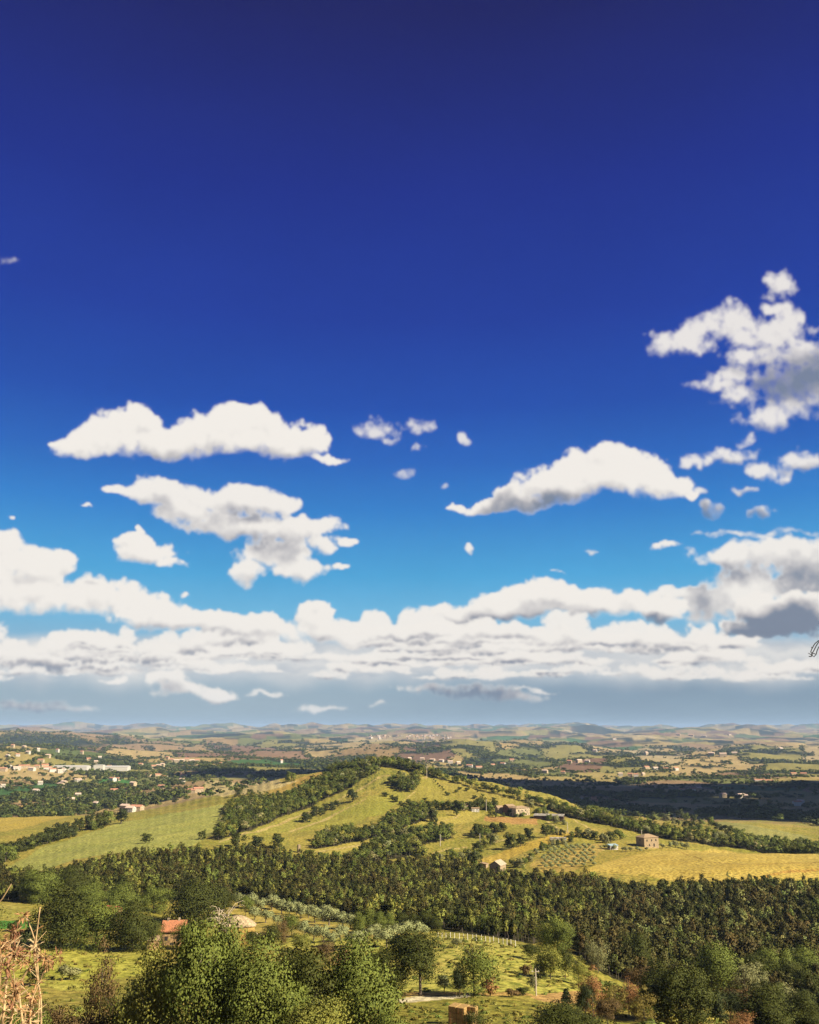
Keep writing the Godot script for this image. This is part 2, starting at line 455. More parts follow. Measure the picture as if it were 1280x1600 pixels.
func bare_land(x: float, z: float, r: float) -> Color:
	var tone := n_tone.get_noise_2d(x, z)
	var fleck := n_fleck.get_noise_2d(x, z)
	if r < 1250.0:
		var c := seen(158, 150, 68).lerp(seen(182, 160, 82), clampf(0.5 + tone * 0.9, 0, 1))
		c = c.lerp(seen(122, 126, 50), clampf(0.15 + fleck * 0.8, 0.0, 0.6))
		return c
	# farmland: fields of every crop, woods between them
	var scale := 1.0 + smoothstep(2500.0, 9000.0, r) * 1.0
	var px := (x * 0.9 + z * 0.28) / scale
	var pz := (z * 0.62 - x * 0.2) / scale
	var v := n_cell.get_noise_2d(px, pz) * 0.5 + 0.5
	var c2 := palette[clampi(int(v * palette.size()), 0, palette.size() - 1)]
	var w := n_wood.get_noise_2d(x, z)
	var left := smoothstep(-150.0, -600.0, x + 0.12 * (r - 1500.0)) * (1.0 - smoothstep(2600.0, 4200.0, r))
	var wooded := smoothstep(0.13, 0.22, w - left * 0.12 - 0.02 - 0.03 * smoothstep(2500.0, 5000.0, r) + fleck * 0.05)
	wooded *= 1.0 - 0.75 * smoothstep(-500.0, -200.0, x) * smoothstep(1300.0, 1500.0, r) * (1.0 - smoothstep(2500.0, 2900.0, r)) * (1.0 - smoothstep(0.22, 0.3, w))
	wooded = maxf(wooded, smoothstep(0.35, 0.6, wood_and_shade(x, z, r) + 0.5 * w))  # the dark wood colour also stands in for cloud shadow on far ridges
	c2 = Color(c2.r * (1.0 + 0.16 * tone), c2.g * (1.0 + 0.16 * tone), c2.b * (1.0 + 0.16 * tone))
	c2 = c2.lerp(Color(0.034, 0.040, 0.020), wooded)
	var near := seen(150, 146, 74).lerp(seen(186, 160, 90), clampf(0.5 + tone, 0, 1))
	return near.lerp(c2, smoothstep(1250.0, 1500.0, r + tone * 120.0))

func wood_and_shade(x: float, z: float, r: float) -> float:      # dark woods and painted-in cloud shadow of the plain: bearing, depth, half widths
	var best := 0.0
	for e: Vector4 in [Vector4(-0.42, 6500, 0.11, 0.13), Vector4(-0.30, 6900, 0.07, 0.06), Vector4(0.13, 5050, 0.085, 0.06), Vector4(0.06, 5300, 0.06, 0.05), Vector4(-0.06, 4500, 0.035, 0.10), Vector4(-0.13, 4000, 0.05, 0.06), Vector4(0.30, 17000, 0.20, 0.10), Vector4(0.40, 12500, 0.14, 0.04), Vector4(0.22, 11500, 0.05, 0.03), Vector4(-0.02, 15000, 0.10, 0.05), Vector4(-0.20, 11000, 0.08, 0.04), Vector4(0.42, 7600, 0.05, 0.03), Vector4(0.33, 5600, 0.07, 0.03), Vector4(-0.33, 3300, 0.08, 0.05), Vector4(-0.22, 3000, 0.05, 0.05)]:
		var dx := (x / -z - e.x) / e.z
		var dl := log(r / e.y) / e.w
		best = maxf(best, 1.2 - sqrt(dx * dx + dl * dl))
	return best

func grid_row(i: int) -> void:
	var at := PackedVector3Array()
	var color := PackedColorArray()
	var id := PackedByteArray()
	var n := phis.size()
	at.resize(n)
	color.resize(n)
	id.resize(n)
	var r := radii[i]
	for j in n:
		var x := r * sin(phis[j])
		var z := -r * cos(phis[j])
		at[j] = Vector3(x, ground(x, z), z)
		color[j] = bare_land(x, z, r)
		id[j] = 1 if r > 1500.0 else 0
	grid_at[i] = at
	grid_color[i] = color
	grid_id[i] = id

func survey_grid() -> void:
	for c in [[196, 170, 112], [205, 178, 124], [176, 146, 100], [168, 134, 104], [188, 168, 104], [138, 140, 80], [168, 158, 92], [206, 184, 140], [112, 124, 66], [178, 148, 112], [198, 170, 116], [150, 118, 96], [86, 122, 64], [184, 154, 110]]:
		palette.append(seen(c[0], c[1], c[2]) * 0.86)
	var p := -180.0
	while p < 179.9:
		phis.append(deg_to_rad(p))
		p += 0.062 if absf(p + 0.01) < 26.6 else (0.9 if absf(p) < 45.0 else 6.0)
	phis.append(PI)
	var r := 2.2
	while r < 46000.0:
		radii.append(r)
		r *= 1.08 if r < 85.0 else (1.0053 if r < 1300.0 else (1.011 if r < 6000.0 else 1.02))
	for i in radii.size():
		grid_at.append(null)
		grid_color.append(null)
		grid_id.append(null)
	var task := WorkerThreadPool.add_group_task(grid_row, radii.size())
	WorkerThreadPool.wait_for_group_task_completion(task)

var paint_jobs := []

func paint_job(k: int) -> void:
	var f: Dictionary = paint_jobs[k]
	var poly := PackedVector2Array()
	var lo := Vector2(1e9, 1e9)
	var hi := -lo
	for p: Vector2 in f.outline:
		var q := Vector2(atan2(p.x, -p.y), log(p.length()))
		poly.append(q)
		lo = lo.min(q)
		hi = hi.max(q)
	var hits := []
	for i in radii.size():
		var l := log(radii[i])
		if l < lo.y - 0.01 or l > hi.y + 0.01:
			continue
		for j in phis.size():
			if phis[j] < lo.x - 0.002 or phis[j] > hi.x + 0.002:
				continue
			var x := radii[i] * sin(phis[j])
			var z := -radii[i] * cos(phis[j])
			var e: float = n_edge.get_noise_2d(x, z) * f.ragged / radii[i]
			if Geometry2D.is_point_in_polygon(Vector2(phis[j] + e, l + e * 2.5), poly):
				var t := clampf(0.5 + 0.8 * n_tone.get_noise_2d(x * f.grain, z * f.grain) + 0.35 * n_fleck.get_noise_2d(x, z), 0.0, 1.0)
				if f.stripe > 0.0:
					var s: float = x * f.along.y - z * f.along.x + 3.0 * n_tone.get_noise_2d(x, z)
					t = clampf(t * 0.65 + 0.20 + 0.10 * sin(s * TAU / f.stripe) + 0.12 * sin(s * TAU / f.stripe * 0.37), 0.0, 1.0)
				var c: Color = f.a.lerp(f.b, t)
				if f.flecks > 0.0:
					c = c.lerp(f.c, f.flecks * smoothstep(0.05, 0.35, n_fleck.get_noise_2d(x * 1.7 + 50.0, z * 1.7)))
				hits.append([i, j, c])
	f.hits = hits

func field(called: String, label: String, a: Color, b: Color, outline: String, more := {}) -> void:
	var f := {"name": called, "label": label, "a": a, "b": b, "c": seen(110, 118, 46), "outline": spots(outline), "ragged": 1.6, "grain": 1.0, "stripe": 0.0, "along": Vector2(1, 0), "flecks": 0.0, "kind": "structure"}
	f.merge(more, true)
	paint_jobs.append(f)

func lay_ground() -> void:
	ids = [{"name": "ground", "label": "grassy slopes of the near valley and the hill"}, {"name": "plain", "label": "wide plain of small fields and woods reaching to the horizon"}]
	var task := WorkerThreadPool.add_group_task(paint_job, paint_jobs.size())
	WorkerThreadPool.wait_for_group_task_completion(task)
	for f: Dictionary in paint_jobs:
		var id := 0
		if f.name != "":
			id = ids.size()
			ids.append(f)
		for h in f.hits:
			grid_color[h[0]][h[1]] = h[2]
			if f.name != "":
				grid_id[h[0]][h[1]] = id
		f.hits = []
	var n := phis.size()
	var rows := radii.size()
	var at := PackedVector3Array()
	var color := PackedColorArray()
	for i in rows:
		at.append_array(grid_at[i])
		color.append_array(grid_color[i])
	var normal := PackedVector3Array()
	normal.resize(at.size())
	for i in rows:
		var up := mini(i + 1, rows - 1) * n
		var down := maxi(i - 1, 0) * n
		for j in n:
			var e := (at[i * n + mini(j + 1, n - 1)] - at[i * n + maxi(j - 1, 0)])
			normal[i * n + j] = e.cross(at[up + j] - at[down + j]).normalized()
	var faces := []
	for k in ids.size():
		faces.append(PackedInt32Array())
	for i in rows - 1:
		var id: PackedByteArray = grid_id[i]
		for j in n - 1:
			var o := i * n + j
			faces[id[j]].append_array(PackedInt32Array([o, o + n, o + 1, o + 1, o + n, o + n + 1]))
	var remap := PackedInt32Array()
	remap.resize(at.size())
	var m := StandardMaterial3D.new()
	m.vertex_color_use_as_albedo = true
	m.roughness = 0.95
	m.metallic_specular = 0.2
	m.albedo_texture = grain_texture()
	m.detail_enabled = true
	m.detail_albedo = m.albedo_texture
	m.detail_blend_mode = BaseMaterial3D.BLEND_MODE_MUL
	m.detail_uv_layer = BaseMaterial3D.DETAIL_UV_2
	for k in ids.size():
		remap.fill(-1)
		var v := PackedVector3Array()
		var nn := PackedVector3Array()
		var cc := PackedColorArray()
		var u1 := PackedVector2Array()
		var u2 := PackedVector2Array()
		var f: PackedInt32Array = faces[k]
		if f.is_empty():
			continue
		for q in f.size():
			var o := f[q]
			if remap[o] < 0:
				remap[o] = v.size()
				v.append(at[o])
				nn.append(normal[o])
				cc.append(color[o])
				var flat := Vector2(at[o].x, at[o].z)
				u1.append(flat.rotated(0.66) / 17.0)
				u2.append(flat.rotated(-0.41) / 83.0)
			f[q] = remap[o]
		var a := []
		a.resize(Mesh.ARRAY_MAX)
		a[Mesh.ARRAY_VERTEX] = v
		a[Mesh.ARRAY_NORMAL] = nn
		a[Mesh.ARRAY_COLOR] = cc
		a[Mesh.ARRAY_TEX_UV] = u1
		a[Mesh.ARRAY_TEX_UV2] = u2
		a[Mesh.ARRAY_INDEX] = f
		var am := ArrayMesh.new()
		am.add_surface_from_arrays(Mesh.PRIMITIVE_TRIANGLES, a)
		am.surface_set_material(0, m)
		var o := MeshInstance3D.new()
		o.mesh = am
		o.name = numbered(ids[k].name)
		o.set_meta("label", ids[k].label)
		o.set_meta("category", ids[k].name.replace("_", " "))
		o.set_meta("kind", "structure")
		add_child(o)

func grain_texture() -> ImageTexture:      # blades, stubble and clods: a light grain that the colours are multiplied with
	var a := noise(FastNoiseLite.TYPE_SIMPLEX_SMOOTH, 0.06, 5, 41)
	var b := noise(FastNoiseLite.TYPE_SIMPLEX_SMOOTH, 0.012, 3, 42)
	var ia := a.get_seamless_image(512, 512)
	var ib := b.get_seamless_image(512, 512)
	var im := Image.create(512, 512, false, Image.FORMAT_RGB8)
	for y in 512:
		for x in 512:
			var f := ia.get_pixel(x, y).r
			var g := ib.get_pixel(x, y).r
			var v := clampf(0.90 + (f - 0.5) * 0.62 + (g - 0.5) * 0.10, 0.0, 1.0)
			im.set_pixel(x, y, Color(v, v, v * (0.94 + 0.06 * g)))
	return ImageTexture.create_from_image(im)

var taken := {}
func numbered(called: String) -> String:
	if not taken.has(called):
		taken[called] = 0
		return called
	taken[called] += 1
	return "%s_%03d" % [called, taken[called]]
var woods := {
	"belt": "-260,1380 -80,1374 20,1384 90,1374 170,1356 240,1344 330,1340 420,1342 480,1352 560,1360 640,1362 720,1360 745,1366 762,1372 830,1384 900,1390 940,1394 930,1440 880,1462 840,1474 790,1468 720,1458 680,1452 640,1450 600,1448 560,1442 500,1430 440,1418 380,1404 300,1408 200,1410 100,1408 50,1410 -80,1405 -260,1420",
	"slope": "900,1390 1000,1396 1100,1394 1200,1388 1300,1390 1480,1400 1480,1600 1330,1600 1240,1575 1190,1560 1120,1545 1050,1540 960,1530 915,1505 890,1480 880,1460 930,1440",
	"flank": "336,1312 348,1288 354,1264 386,1252 440,1248 480,1226 520,1212 556,1208 588,1204 592,1209 560,1226 500,1252 440,1276 380,1300 345,1314",
	"clump": "486,1326 505,1302 540,1296 562,1305 590,1296 606,1278 628,1266 652,1262 684,1276 650,1288 620,1302 575,1312 540,1318 500,1328",
	"grove": "610,1226 620,1217 640,1222 655,1214 656,1228 648,1238 625,1237",
	"hedge": "583,1322 610,1306 650,1300 700,1296 708,1310 690,1314 660,1320 640,1338 600,1344 575,1352 560,1352 540,1350",
	"crest": "512,1206 560,1198 600,1194 640,1200 668,1208 700,1218 760,1234 830,1252 880,1268 920,1280 918,1286 870,1270 820,1252 760,1238 700,1222 660,1212 600,1198 560,1202 520,1208",
	"band": "914,1282 950,1290 1000,1303 1060,1314 1110,1322 1180,1330 1300,1334 1300,1326 1200,1320 1160,1314 1110,1316 1060,1304 1010,1296 960,1284 930,1274",
}
func lane(points: String, wide: float, a: Color, b: Color) -> void:     # a worn track or a pale field margin
	var up := ""
	var back := ""
	for word in points.split(" ", false):
		var f := word.split_floats(",")
		up += "%f,%f " % [f[0], f[1] - wide * 0.5]
		back = "%f,%f " % [f[0], f[1] + wide * 0.5] + back
	field("", "", a, b, up + back, {"ragged": 0.7})

func fields() -> void:
	var wood := {"ragged": 2.5, "grain": 2.0}
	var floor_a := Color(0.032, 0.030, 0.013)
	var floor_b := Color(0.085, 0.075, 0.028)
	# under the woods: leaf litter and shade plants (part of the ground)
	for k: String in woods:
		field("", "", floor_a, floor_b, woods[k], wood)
	# the near valley
	field("meadow", "bright yellow-green meadow with a row of fence posts along its upper edge", seen(184, 178, 82), seen(198, 182, 94), "560,1470 640,1462 720,1464 800,1474 880,1490 900,1520 915,1548 860,1556 800,1552 720,1553 620,1553 560,1530 500,1500 440,1478 470,1462", {"flecks": 0.75, "c": seen(118, 128, 48), "ragged": 1.2})
	field("meadow", "green grass below the pale track with bales on it", seen(142, 138, 60), seen(164, 152, 70), "600,1566 700,1564 790,1561 870,1574 960,1590 1010,1600 1010,1640 560,1640 590,1590", {"flecks": 0.5, "c": seen(96, 104, 38)})
	field("meadow", "lime green meadow beside the tree belt, with one shaded bush", seen(182, 178, 74), seen(196, 184, 92), "40,1484 110,1474 180,1480 240,1484 250,1500 230,1520 180,1530 140,1548 90,1550 50,1530 -40,1530 -40,1500", {"flecks": 0.3})
	field("meadow", "small pale field between dark trees at the edge, with a green strip", seen(168, 160, 76), seen(182, 166, 90), "-60,1414 20,1413 48,1421 42,1438 -60,1440", {})
	field("lawn", "vivid green strip of lawn under the small pale field", seen(70, 128, 52), seen(104, 150, 60), "-60,1441 44,1439 50,1450 -60,1456", {})
	field("dirt_track", "pale gravel track passing under the big dark oak", seen(222, 206, 168), seen(236, 220, 186), "618,1562 650,1556 700,1557 728,1555 735,1558 700,1562 650,1565 625,1567", {"ragged": 0.4})
	field("dry_bank", "orange dry bank along the upper side of the pale track", seen(200, 160, 92), seen(206, 172, 100), "600,1551 660,1549 740,1552 800,1550 830,1553 835,1557 760,1556 690,1556 650,1555 612,1560", {"ragged": 0.8})
	field("dry_bank", "orange earth bank by the utility pole", seen(196, 156, 98), seen(206, 168, 104), "826,1558 850,1553 905,1548 915,1556 905,1570 850,1566", {"ragged": 0.8})
	field("dirt_track", "orange dirt track between bushes low on the wooded slope", seen(196, 152, 92), seen(208, 170, 106), "1095,1553 1120,1554 1160,1562 1185,1566 1170,1571 1110,1566 1092,1574", {"ragged": 0.8})
	field("olive_terrace", "straw-coloured terrace under the silver olive trees", seen(188, 166, 82), seen(200, 176, 94), "360,1412 430,1418 470,1430 530,1445 550,1448 640,1452 650,1462 560,1468 470,1462 420,1470 380,1450 350,1425", {"flecks": 0.4})
	field("sand_cutting", "pale sandy cutting in the forest with a track climbing through it", seen(214, 182, 124), seen(230, 200, 146), "618,1417 630,1410 655,1403 690,1397 724,1394 726,1397 700,1404 672,1412 645,1416 625,1424 612,1424", {"ragged": 0.9})
	# the hill
	field("field", "big light green field rising left of the hill", seen(158, 160, 82), seen(178, 172, 94), "10,1356 60,1326 110,1312 190,1285 260,1272 352,1257 362,1275 334,1304 300,1322 240,1330 180,1334 120,1342 60,1362", {"grain": 0.6, "stripe": 9.0, "along": Vector2(0.2, -0.98), "flecks": 0.12, "c": seen(96, 122, 54)})
	field("field", "narrow yellow field at the edge above the dark hedge", seen(182, 160, 72), seen(190, 166, 84), "-60,1300 -60,1282 0,1278 60,1273 114,1268 112,1275 60,1287 0,1300", {"stripe": 10.0, "along": Vector2(0.9, -0.3)})
	field("field", "tan shoulder field behind the wood on the hill's left crest", seen(196, 160, 84), seen(180, 156, 80), "386,1246 420,1230 470,1215 505,1206 520,1206 500,1217 470,1228 440,1240 400,1248", {})
	field("field", "pale bare field in the dip left of the hill", seen(208, 186, 128), seen(196, 176, 124), "322,1218 360,1222 440,1224 470,1219 440,1230 400,1240 345,1244 318,1236", {})
	field("field", "long grass strip climbing between the left wood and a tree row", seen(176, 164, 80), seen(160, 156, 72), "338,1314 400,1296 460,1270 520,1246 560,1228 590,1212 600,1218 560,1240 520,1256 470,1284 450,1298 390,1306 350,1318", {"grain": 0.8, "flecks": 0.3})
	field("field", "smooth green slope in the middle of the hill", seen(158, 156, 66), seen(170, 160, 74), "455,1294 520,1268 570,1246 620,1236 650,1250 620,1256 600,1272 560,1282 505,1294 470,1300", {"grain": 0.5, "flecks": 0.2})
	field("vineyard", "rough vineyard with dotted rows near the hilltop", seen(168, 156, 80), seen(150, 144, 66), "548,1226 570,1210 596,1200 620,1204 646,1212 640,1216 608,1222 585,1232 560,1236", {"flecks": 0.9, "c": seen(86, 98, 36)})
	field("field", "olive-green paddock below the hilltop pole", seen(150, 142, 62), seen(166, 152, 74), "640,1216 668,1214 690,1226 704,1242 700,1252 660,1254 632,1248 628,1240", {"grain": 0.7, "flecks": 0.15})
	field("field", "grassy paddock with small bushes right of the hilltop", seen(160, 146, 68), seen(176, 158, 82), "672,1215 720,1222 770,1236 830,1252 850,1262 800,1258 740,1250 706,1246", {"flecks": 0.25})
	field("field", "curved strip of mown grass crossing under the middle woods", seen(178, 164, 78), seen(188, 170, 86), "478,1326 540,1318 590,1308 640,1290 680,1278 730,1268 760,1272 740,1284 690,1292 640,1302 580,1320 530,1332 480,1336", {"grain": 0.8})
	field("soil", "orange-brown ploughed plot under the farmhouse", seen(182, 138, 82), seen(196, 154, 94), "756,1276 800,1277 838,1280 842,1288 800,1288 758,1284", {"stripe": 5.0, "along": Vector2(1, -0.1)})
	field("soil", "small bare brown plot among bushes on the hill", seen(176, 134, 86), seen(186, 146, 94), "586,1318 600,1315 620,1314 618,1322 596,1328 584,1324", {})
	field("field", "long yellow stubble field right of the stone barn", seen(196, 166, 72), seen(206, 176, 86), "750,1343 790,1328 850,1308 890,1300 908,1304 870,1316 830,1328 790,1344 765,1350", {"stripe": 7.0, "along": Vector2(0.8, -0.6)})
	field("field", "rough green pasture between the middle hedges", seen(166, 154, 74), seen(150, 144, 62), "660,1338 690,1318 740,1308 790,1304 800,1316 780,1330 750,1340 700,1348", {"flecks": 0.55, "c": seen(104, 112, 42)})
	field("olive_terrace", "orange ground of the small olive orchard", seen(186, 158, 84), seen(196, 168, 96), "826,1354 860,1334 900,1322 940,1318 944,1328 920,1344 900,1360 850,1364", {"flecks": 0.4})
	field("field", "wide golden stubble field before the right woods", seen(206, 182, 96), seen(192, 164, 80), "940,1346 990,1334 1060,1328 1130,1328 1300,1338 1300,1368 1240,1374 1150,1378 1040,1374 960,1364 910,1362", {"stripe": 13.0, "along": Vector2(0.95, -0.3), "flecks": 0.25, "c": seen(170, 142, 62)})
	field("field", "green-brown margin of the golden field below the square house", seen(168, 150, 68), seen(180, 158, 78), "900,1360 920,1344 945,1330 990,1328 1060,1326 1060,1329 990,1336 945,1348 915,1364", {"flecks": 0.4})
	field("field", "striped green field falling away beyond the right ridge", seen(150, 148, 84), seen(166, 158, 92), "1108,1284 1140,1284 1180,1291 1230,1300 1272,1309 1250,1316 1210,1319 1180,1319 1150,1306 1120,1294", {"stripe": 9.0, "along": Vector2(0.8, 0.6)})
	field("field", "straw field on the right flank beside the ridge trees", seen(190, 166, 90), seen(180, 158, 82), "892,1254 930,1256 970,1268 1040,1284 1100,1304 1120,1312 1090,1312 1040,1298 980,1284 930,1272 896,1262", {"flecks": 0.3})
	var pale := seen(204, 182, 120)
	var dusty := seen(190, 164, 104)
	lane("342,1316 400,1300 470,1274 530,1250 566,1232 596,1214", 2.2, pale, dusty)
	lane("452,1300 500,1284 540,1264 572,1248", 2.0, pale, dusty)
	lane("480,1334 540,1324 600,1313 650,1296 690,1284 720,1272", 2.0, pale, dusty)
	lane("632,1250 650,1236 655,1220", 1.6, pale, dusty)
	lane("838,1272 856,1284 874,1296 900,1303", 2.6, pale, dusty)
	lane("830,1252 870,1266 896,1280 930,1300 944,1322", 1.4, pale, dusty)
	lane("940,1328 980,1324 1010,1326 1030,1325", 1.8, pale, dusty)
	lane("590,1214 620,1212 640,1216 668,1215", 1.8, pale, dusty)
	lane("1050,1330 1100,1346 1180,1352 1290,1346", 1.2, seen(166, 138, 66), seen(176, 148, 76))
	lane("1190,1372 1230,1362 1290,1358", 4.0, seen(188, 146, 74), seen(176, 138, 70))
	lane("660,1338 700,1326 730,1324 790,1312", 1.6, pale, dusty)
	lane("1120,1290 1160,1304 1210,1318", 1.6, seen(190, 186, 130), seen(176, 172, 116))
	# the farther valley on the left
	field("field", "emerald green field in the far valley", seen(76, 128, 62), seen(90, 138, 70), "142,1221 165,1216 200,1219 222,1222 200,1226 168,1225", {"ragged": 6.0})
	field("field", "pale ring of mown grass round the emerald field", seen(176, 168, 96), seen(188, 176, 108), "134,1216 165,1209 190,1212 198,1217 168,1215 144,1220 160,1226 150,1228 136,1223", {"ragged": 6.0})
	field("field", "dry orange bank on the left valley side", seen(192, 158, 92), seen(180, 150, 84), "22,1262 50,1254 80,1262 86,1270 60,1274 34,1272", {"ragged": 6.0, "flecks": 0.6, "c": seen(120, 112, 50)})
# ---------------------------------------------------------------- plants
var crowns := {}                 # kind -> list of {"trunk": Mesh, "crown": Mesh}
var leaf_mats := {}
var bark: StandardMaterial3D
var axis_up := Vector3.UP

class Leaves:
	var at := PackedVector3Array()
	var normal := PackedVector3Array()
	var color := PackedColorArray()
	var index := PackedInt32Array()
	func leaf(p: Vector3, n: Vector3, shade: Vector3, length: float, wide: float, turn: float, c: Color) -> void:
		var t := n.cross(Vector3.UP if absf(n.y) < 0.9 else Vector3.RIGHT).normalized().rotated(n, turn)
		var b := n.cross(t)
		var o := at.size()
		at.append_array(PackedVector3Array([p - t * length, p + b * wide + t * length * 0.1, p + t * length, p - b * wide + t * length * 0.1]))
		normal.append_array(PackedVector3Array([shade, shade, shade, shade]))
		color.append_array(PackedColorArray([c, c, c, c]))
		index.append_array(PackedInt32Array([o, o + 1, o + 2, o, o + 2, o + 3]))
	func mesh(m: Material) -> ArrayMesh:
		var a := []
		a.resize(Mesh.ARRAY_MAX)
		a[Mesh.ARRAY_VERTEX] = at
		a[Mesh.ARRAY_NORMAL] = normal
		a[Mesh.ARRAY_COLOR] = color
		a[Mesh.ARRAY_INDEX] = index
		var am := ArrayMesh.new()
		am.add_surface_from_arrays(Mesh.PRIMITIVE_TRIANGLES, a)
		am.surface_set_material(0, m)
		return am

func any_dir() -> Vector3:
	var y := rng.randf_range(-1.0, 1.0)
	var a := rng.randf() * TAU
	var k := sqrt(1.0 - y * y)
	return Vector3(k * cos(a), y, k * sin(a))

func leaf_mat(tint: Color) -> StandardMaterial3D:
	var key := str(tint)
	if not leaf_mats.has(key):
		var m := StandardMaterial3D.new()
		m.resource_name = "foliage"
		m.vertex_color_use_as_albedo = true
		m.albedo_color = tint.linear_to_srgb()
		m.roughness = 0.6
		m.metallic_specular = 0.18
		m.backlight_enabled = true
		m.backlight = Color(0.34, 0.34, 0.22)
		m.cull_mode = BaseMaterial3D.CULL_DISABLED
		leaf_mats[key] = m
	return leaf_mats[key]

func tube(st: SurfaceTool, points: Array, widths: Array, sides := 6) -> void:
	var last := []
	for i in points.size():
		var a: Vector3 = points[maxi(i - 1, 0)]
		var b: Vector3 = points[mini(i + 1, points.size() - 1)]
		var dir := (b - a).normalized()
		var u := dir.cross(Vector3.RIGHT if absf(dir.x) < 0.8 else Vector3.FORWARD).normalized()
		var v := dir.cross(u)
		var ring := []
		for k in sides:
			var t := TAU * k / sides
			ring.append(points[i] + (u * cos(t) + v * sin(t)) * widths[i])
		if i > 0:
			for k in sides:
				var k2 := (k + 1) % sides
				for p: Vector3 in [last[k], ring[k], last[k2], last[k2], ring[k], ring[k2]]:
					st.add_vertex(p)
		last = ring

func trunk_mesh(seed_: int, top: float, wide: float, limbs: int, spread: float) -> ArrayMesh:
	rng.seed = seed_
	var st := SurfaceTool.new()
	st.begin(Mesh.PRIMITIVE_TRIANGLES)
	st.set_smooth_group(0)
	var lean := Vector3(rng.randf_range(-0.04, 0.04), 0, rng.randf_range(-0.04, 0.04))
	tube(st, [Vector3(0, -0.06, 0), Vector3(0, 0.04, 0), lean * 0.5 + Vector3(0, top * 0.5, 0), lean + Vector3(0, top, 0)], [wide * 1.5, wide, wide * 0.8, wide * 0.35], 7)
	for i in limbs:
		var a := TAU * i / limbs + rng.randf_range(-0.4, 0.4)
		var y := top * rng.randf_range(0.42, 0.8)
		var out := Vector3(cos(a), rng.randf_range(0.5, 1.2), sin(a)).normalized() * spread * rng.randf_range(0.7, 1.1)
		var from := lean * (y / top) + Vector3(0, y, 0)
		tube(st, [from, from + out * 0.5 + Vector3(0, 0.02, 0), from + out + Vector3(0, 0.05, 0)], [wide * 0.5, wide * 0.3, wide * 0.1], 5)
	st.generate_normals()
	var m := st.commit()
	m.surface_set_material(0, bark)
	return m

func crown_mesh(seed_: int, shape: String, low: float, rx: float, clumps: int, per: int, leaf: float) -> ArrayMesh:
	rng.seed = seed_
	var l := Leaves.new()
	var mid := (low + 1.0) * 0.5
	var ry := (1.0 - low) * 0.5
	var small := clumps < 30
	var lop := any_dir() * 0.18
	var boughs := []
	for i in 8 if clumps > 40 else 5:
		var b := any_dir()
		boughs.append(Vector3(b.x, lerpf(b.y, absf(b.y), 0.4), b.z) * rng.randf_range(0.55, 1.05))
	for c in clumps:
		var d := any_dir()
		var p := Vector3.ZERO
		var r := rx * rng.randf_range(0.26, 0.46)
		if shape == "cone":
			var t := pow(rng.randf(), 0.8)
			var k := (1.0 - t) * rng.randf_range(0.35, 1.0)
			p = Vector3(d.x * rx * k, low + t * (1.0 - low) * 0.94, d.z * rx * k)
			r = rx * lerpf(0.42, 0.12, t)
		elif shape == "column":
			var t := rng.randf()
			var k := sin(PI * clampf(t * 0.9 + 0.12, 0.0, 1.0))
			p = Vector3(d.x * rx * k * 0.6, low + t * (1.0 - low) * 0.93, d.z * rx * k * 0.6)
			r = rx * rng.randf_range(0.35, 0.6)
		else:
			var k := rng.randf_range(0.45, 0.95)
			p = Vector3(d.x * rx * k, mid + d.y * ry * k * 0.92, d.z * rx * k)
			if rng.randf() < 0.72:
				var g: Vector3 = boughs[rng.randi() % boughs.size()] * rng.randf_range(0.55, 0.95) + d * rng.randf_range(0.1, 0.36)
				p = Vector3(g.x * rx, mid + clampf(g.y, -0.95, 0.95) * ry, g.z * rx)
			p.x *= 1.0 + 0.35 * lop.x + 0.3 * lop.y * d.y
			p.z *= 1.0 + 0.35 * lop.z
			if shape == "full" and rng.randf() < 0.22:
				p = Vector3(d.x * rx * 0.72, low + 0.04 + 0.26 * rng.randf(), d.z * rx * 0.72)
			if shape == "bush" and p.y < low + 0.2:
				p.y = low + 0.1 + 0.2 * rng.randf()
		var tone := rng.randf_range(0.78, 1.22)
		var warm := rng.randf_range(-0.06, 0.10)
		var squash := Vector3(1.0, rng.randf_range(0.65, 0.9), 1.0)
		for i in per:
			var n := any_dir()
			n.y = absf(n.y) * 0.9 + n.y * 0.1 if rng.randf() < 0.55 else n.y
			n = n.normalized()
			var q := p + n * squash * r * (0.35 + 0.75 * sqrt(rng.randf()))
			var shade := (n * (0.45 if small else 0.7) + (q - Vector3(0, mid * 0.7, 0)).normalized() * (0.75 if small else 0.45) + any_dir() * 0.25).normalized()
			var face := (n + any_dir() * 0.9).normalized()
			var v := tone * rng.randf_range(0.72, 1.3)
			var w := warm + rng.randf_range(-0.05, 0.08)
			var size := leaf * rng.randf_range(0.6, 1.25)
			l.leaf(q, face, shade, size * 0.62, size * 0.42, rng.randf() * TAU, Color(v * (1.0 + w), v, v * (1.0 - w)))
	return l.mesh(leaf_mat(Color(0.07, 0.075, 0.02)))

func grow(kind: String, count: int, shape: String, low: float, rx: float, clumps: int, per: int, leaf: float, trunk_top: float, trunk_wide: float, limbs: int) -> void:
	crowns[kind] = []
	for i in count:
		var s := hash(kind) % 100000 + i * 17
		crowns[kind].append({"crown": crown_mesh(s, shape, low, rx, clumps, per, leaf), "trunk": trunk_mesh(s + 5, trunk_top, trunk_wide, limbs, rx * 0.7)})

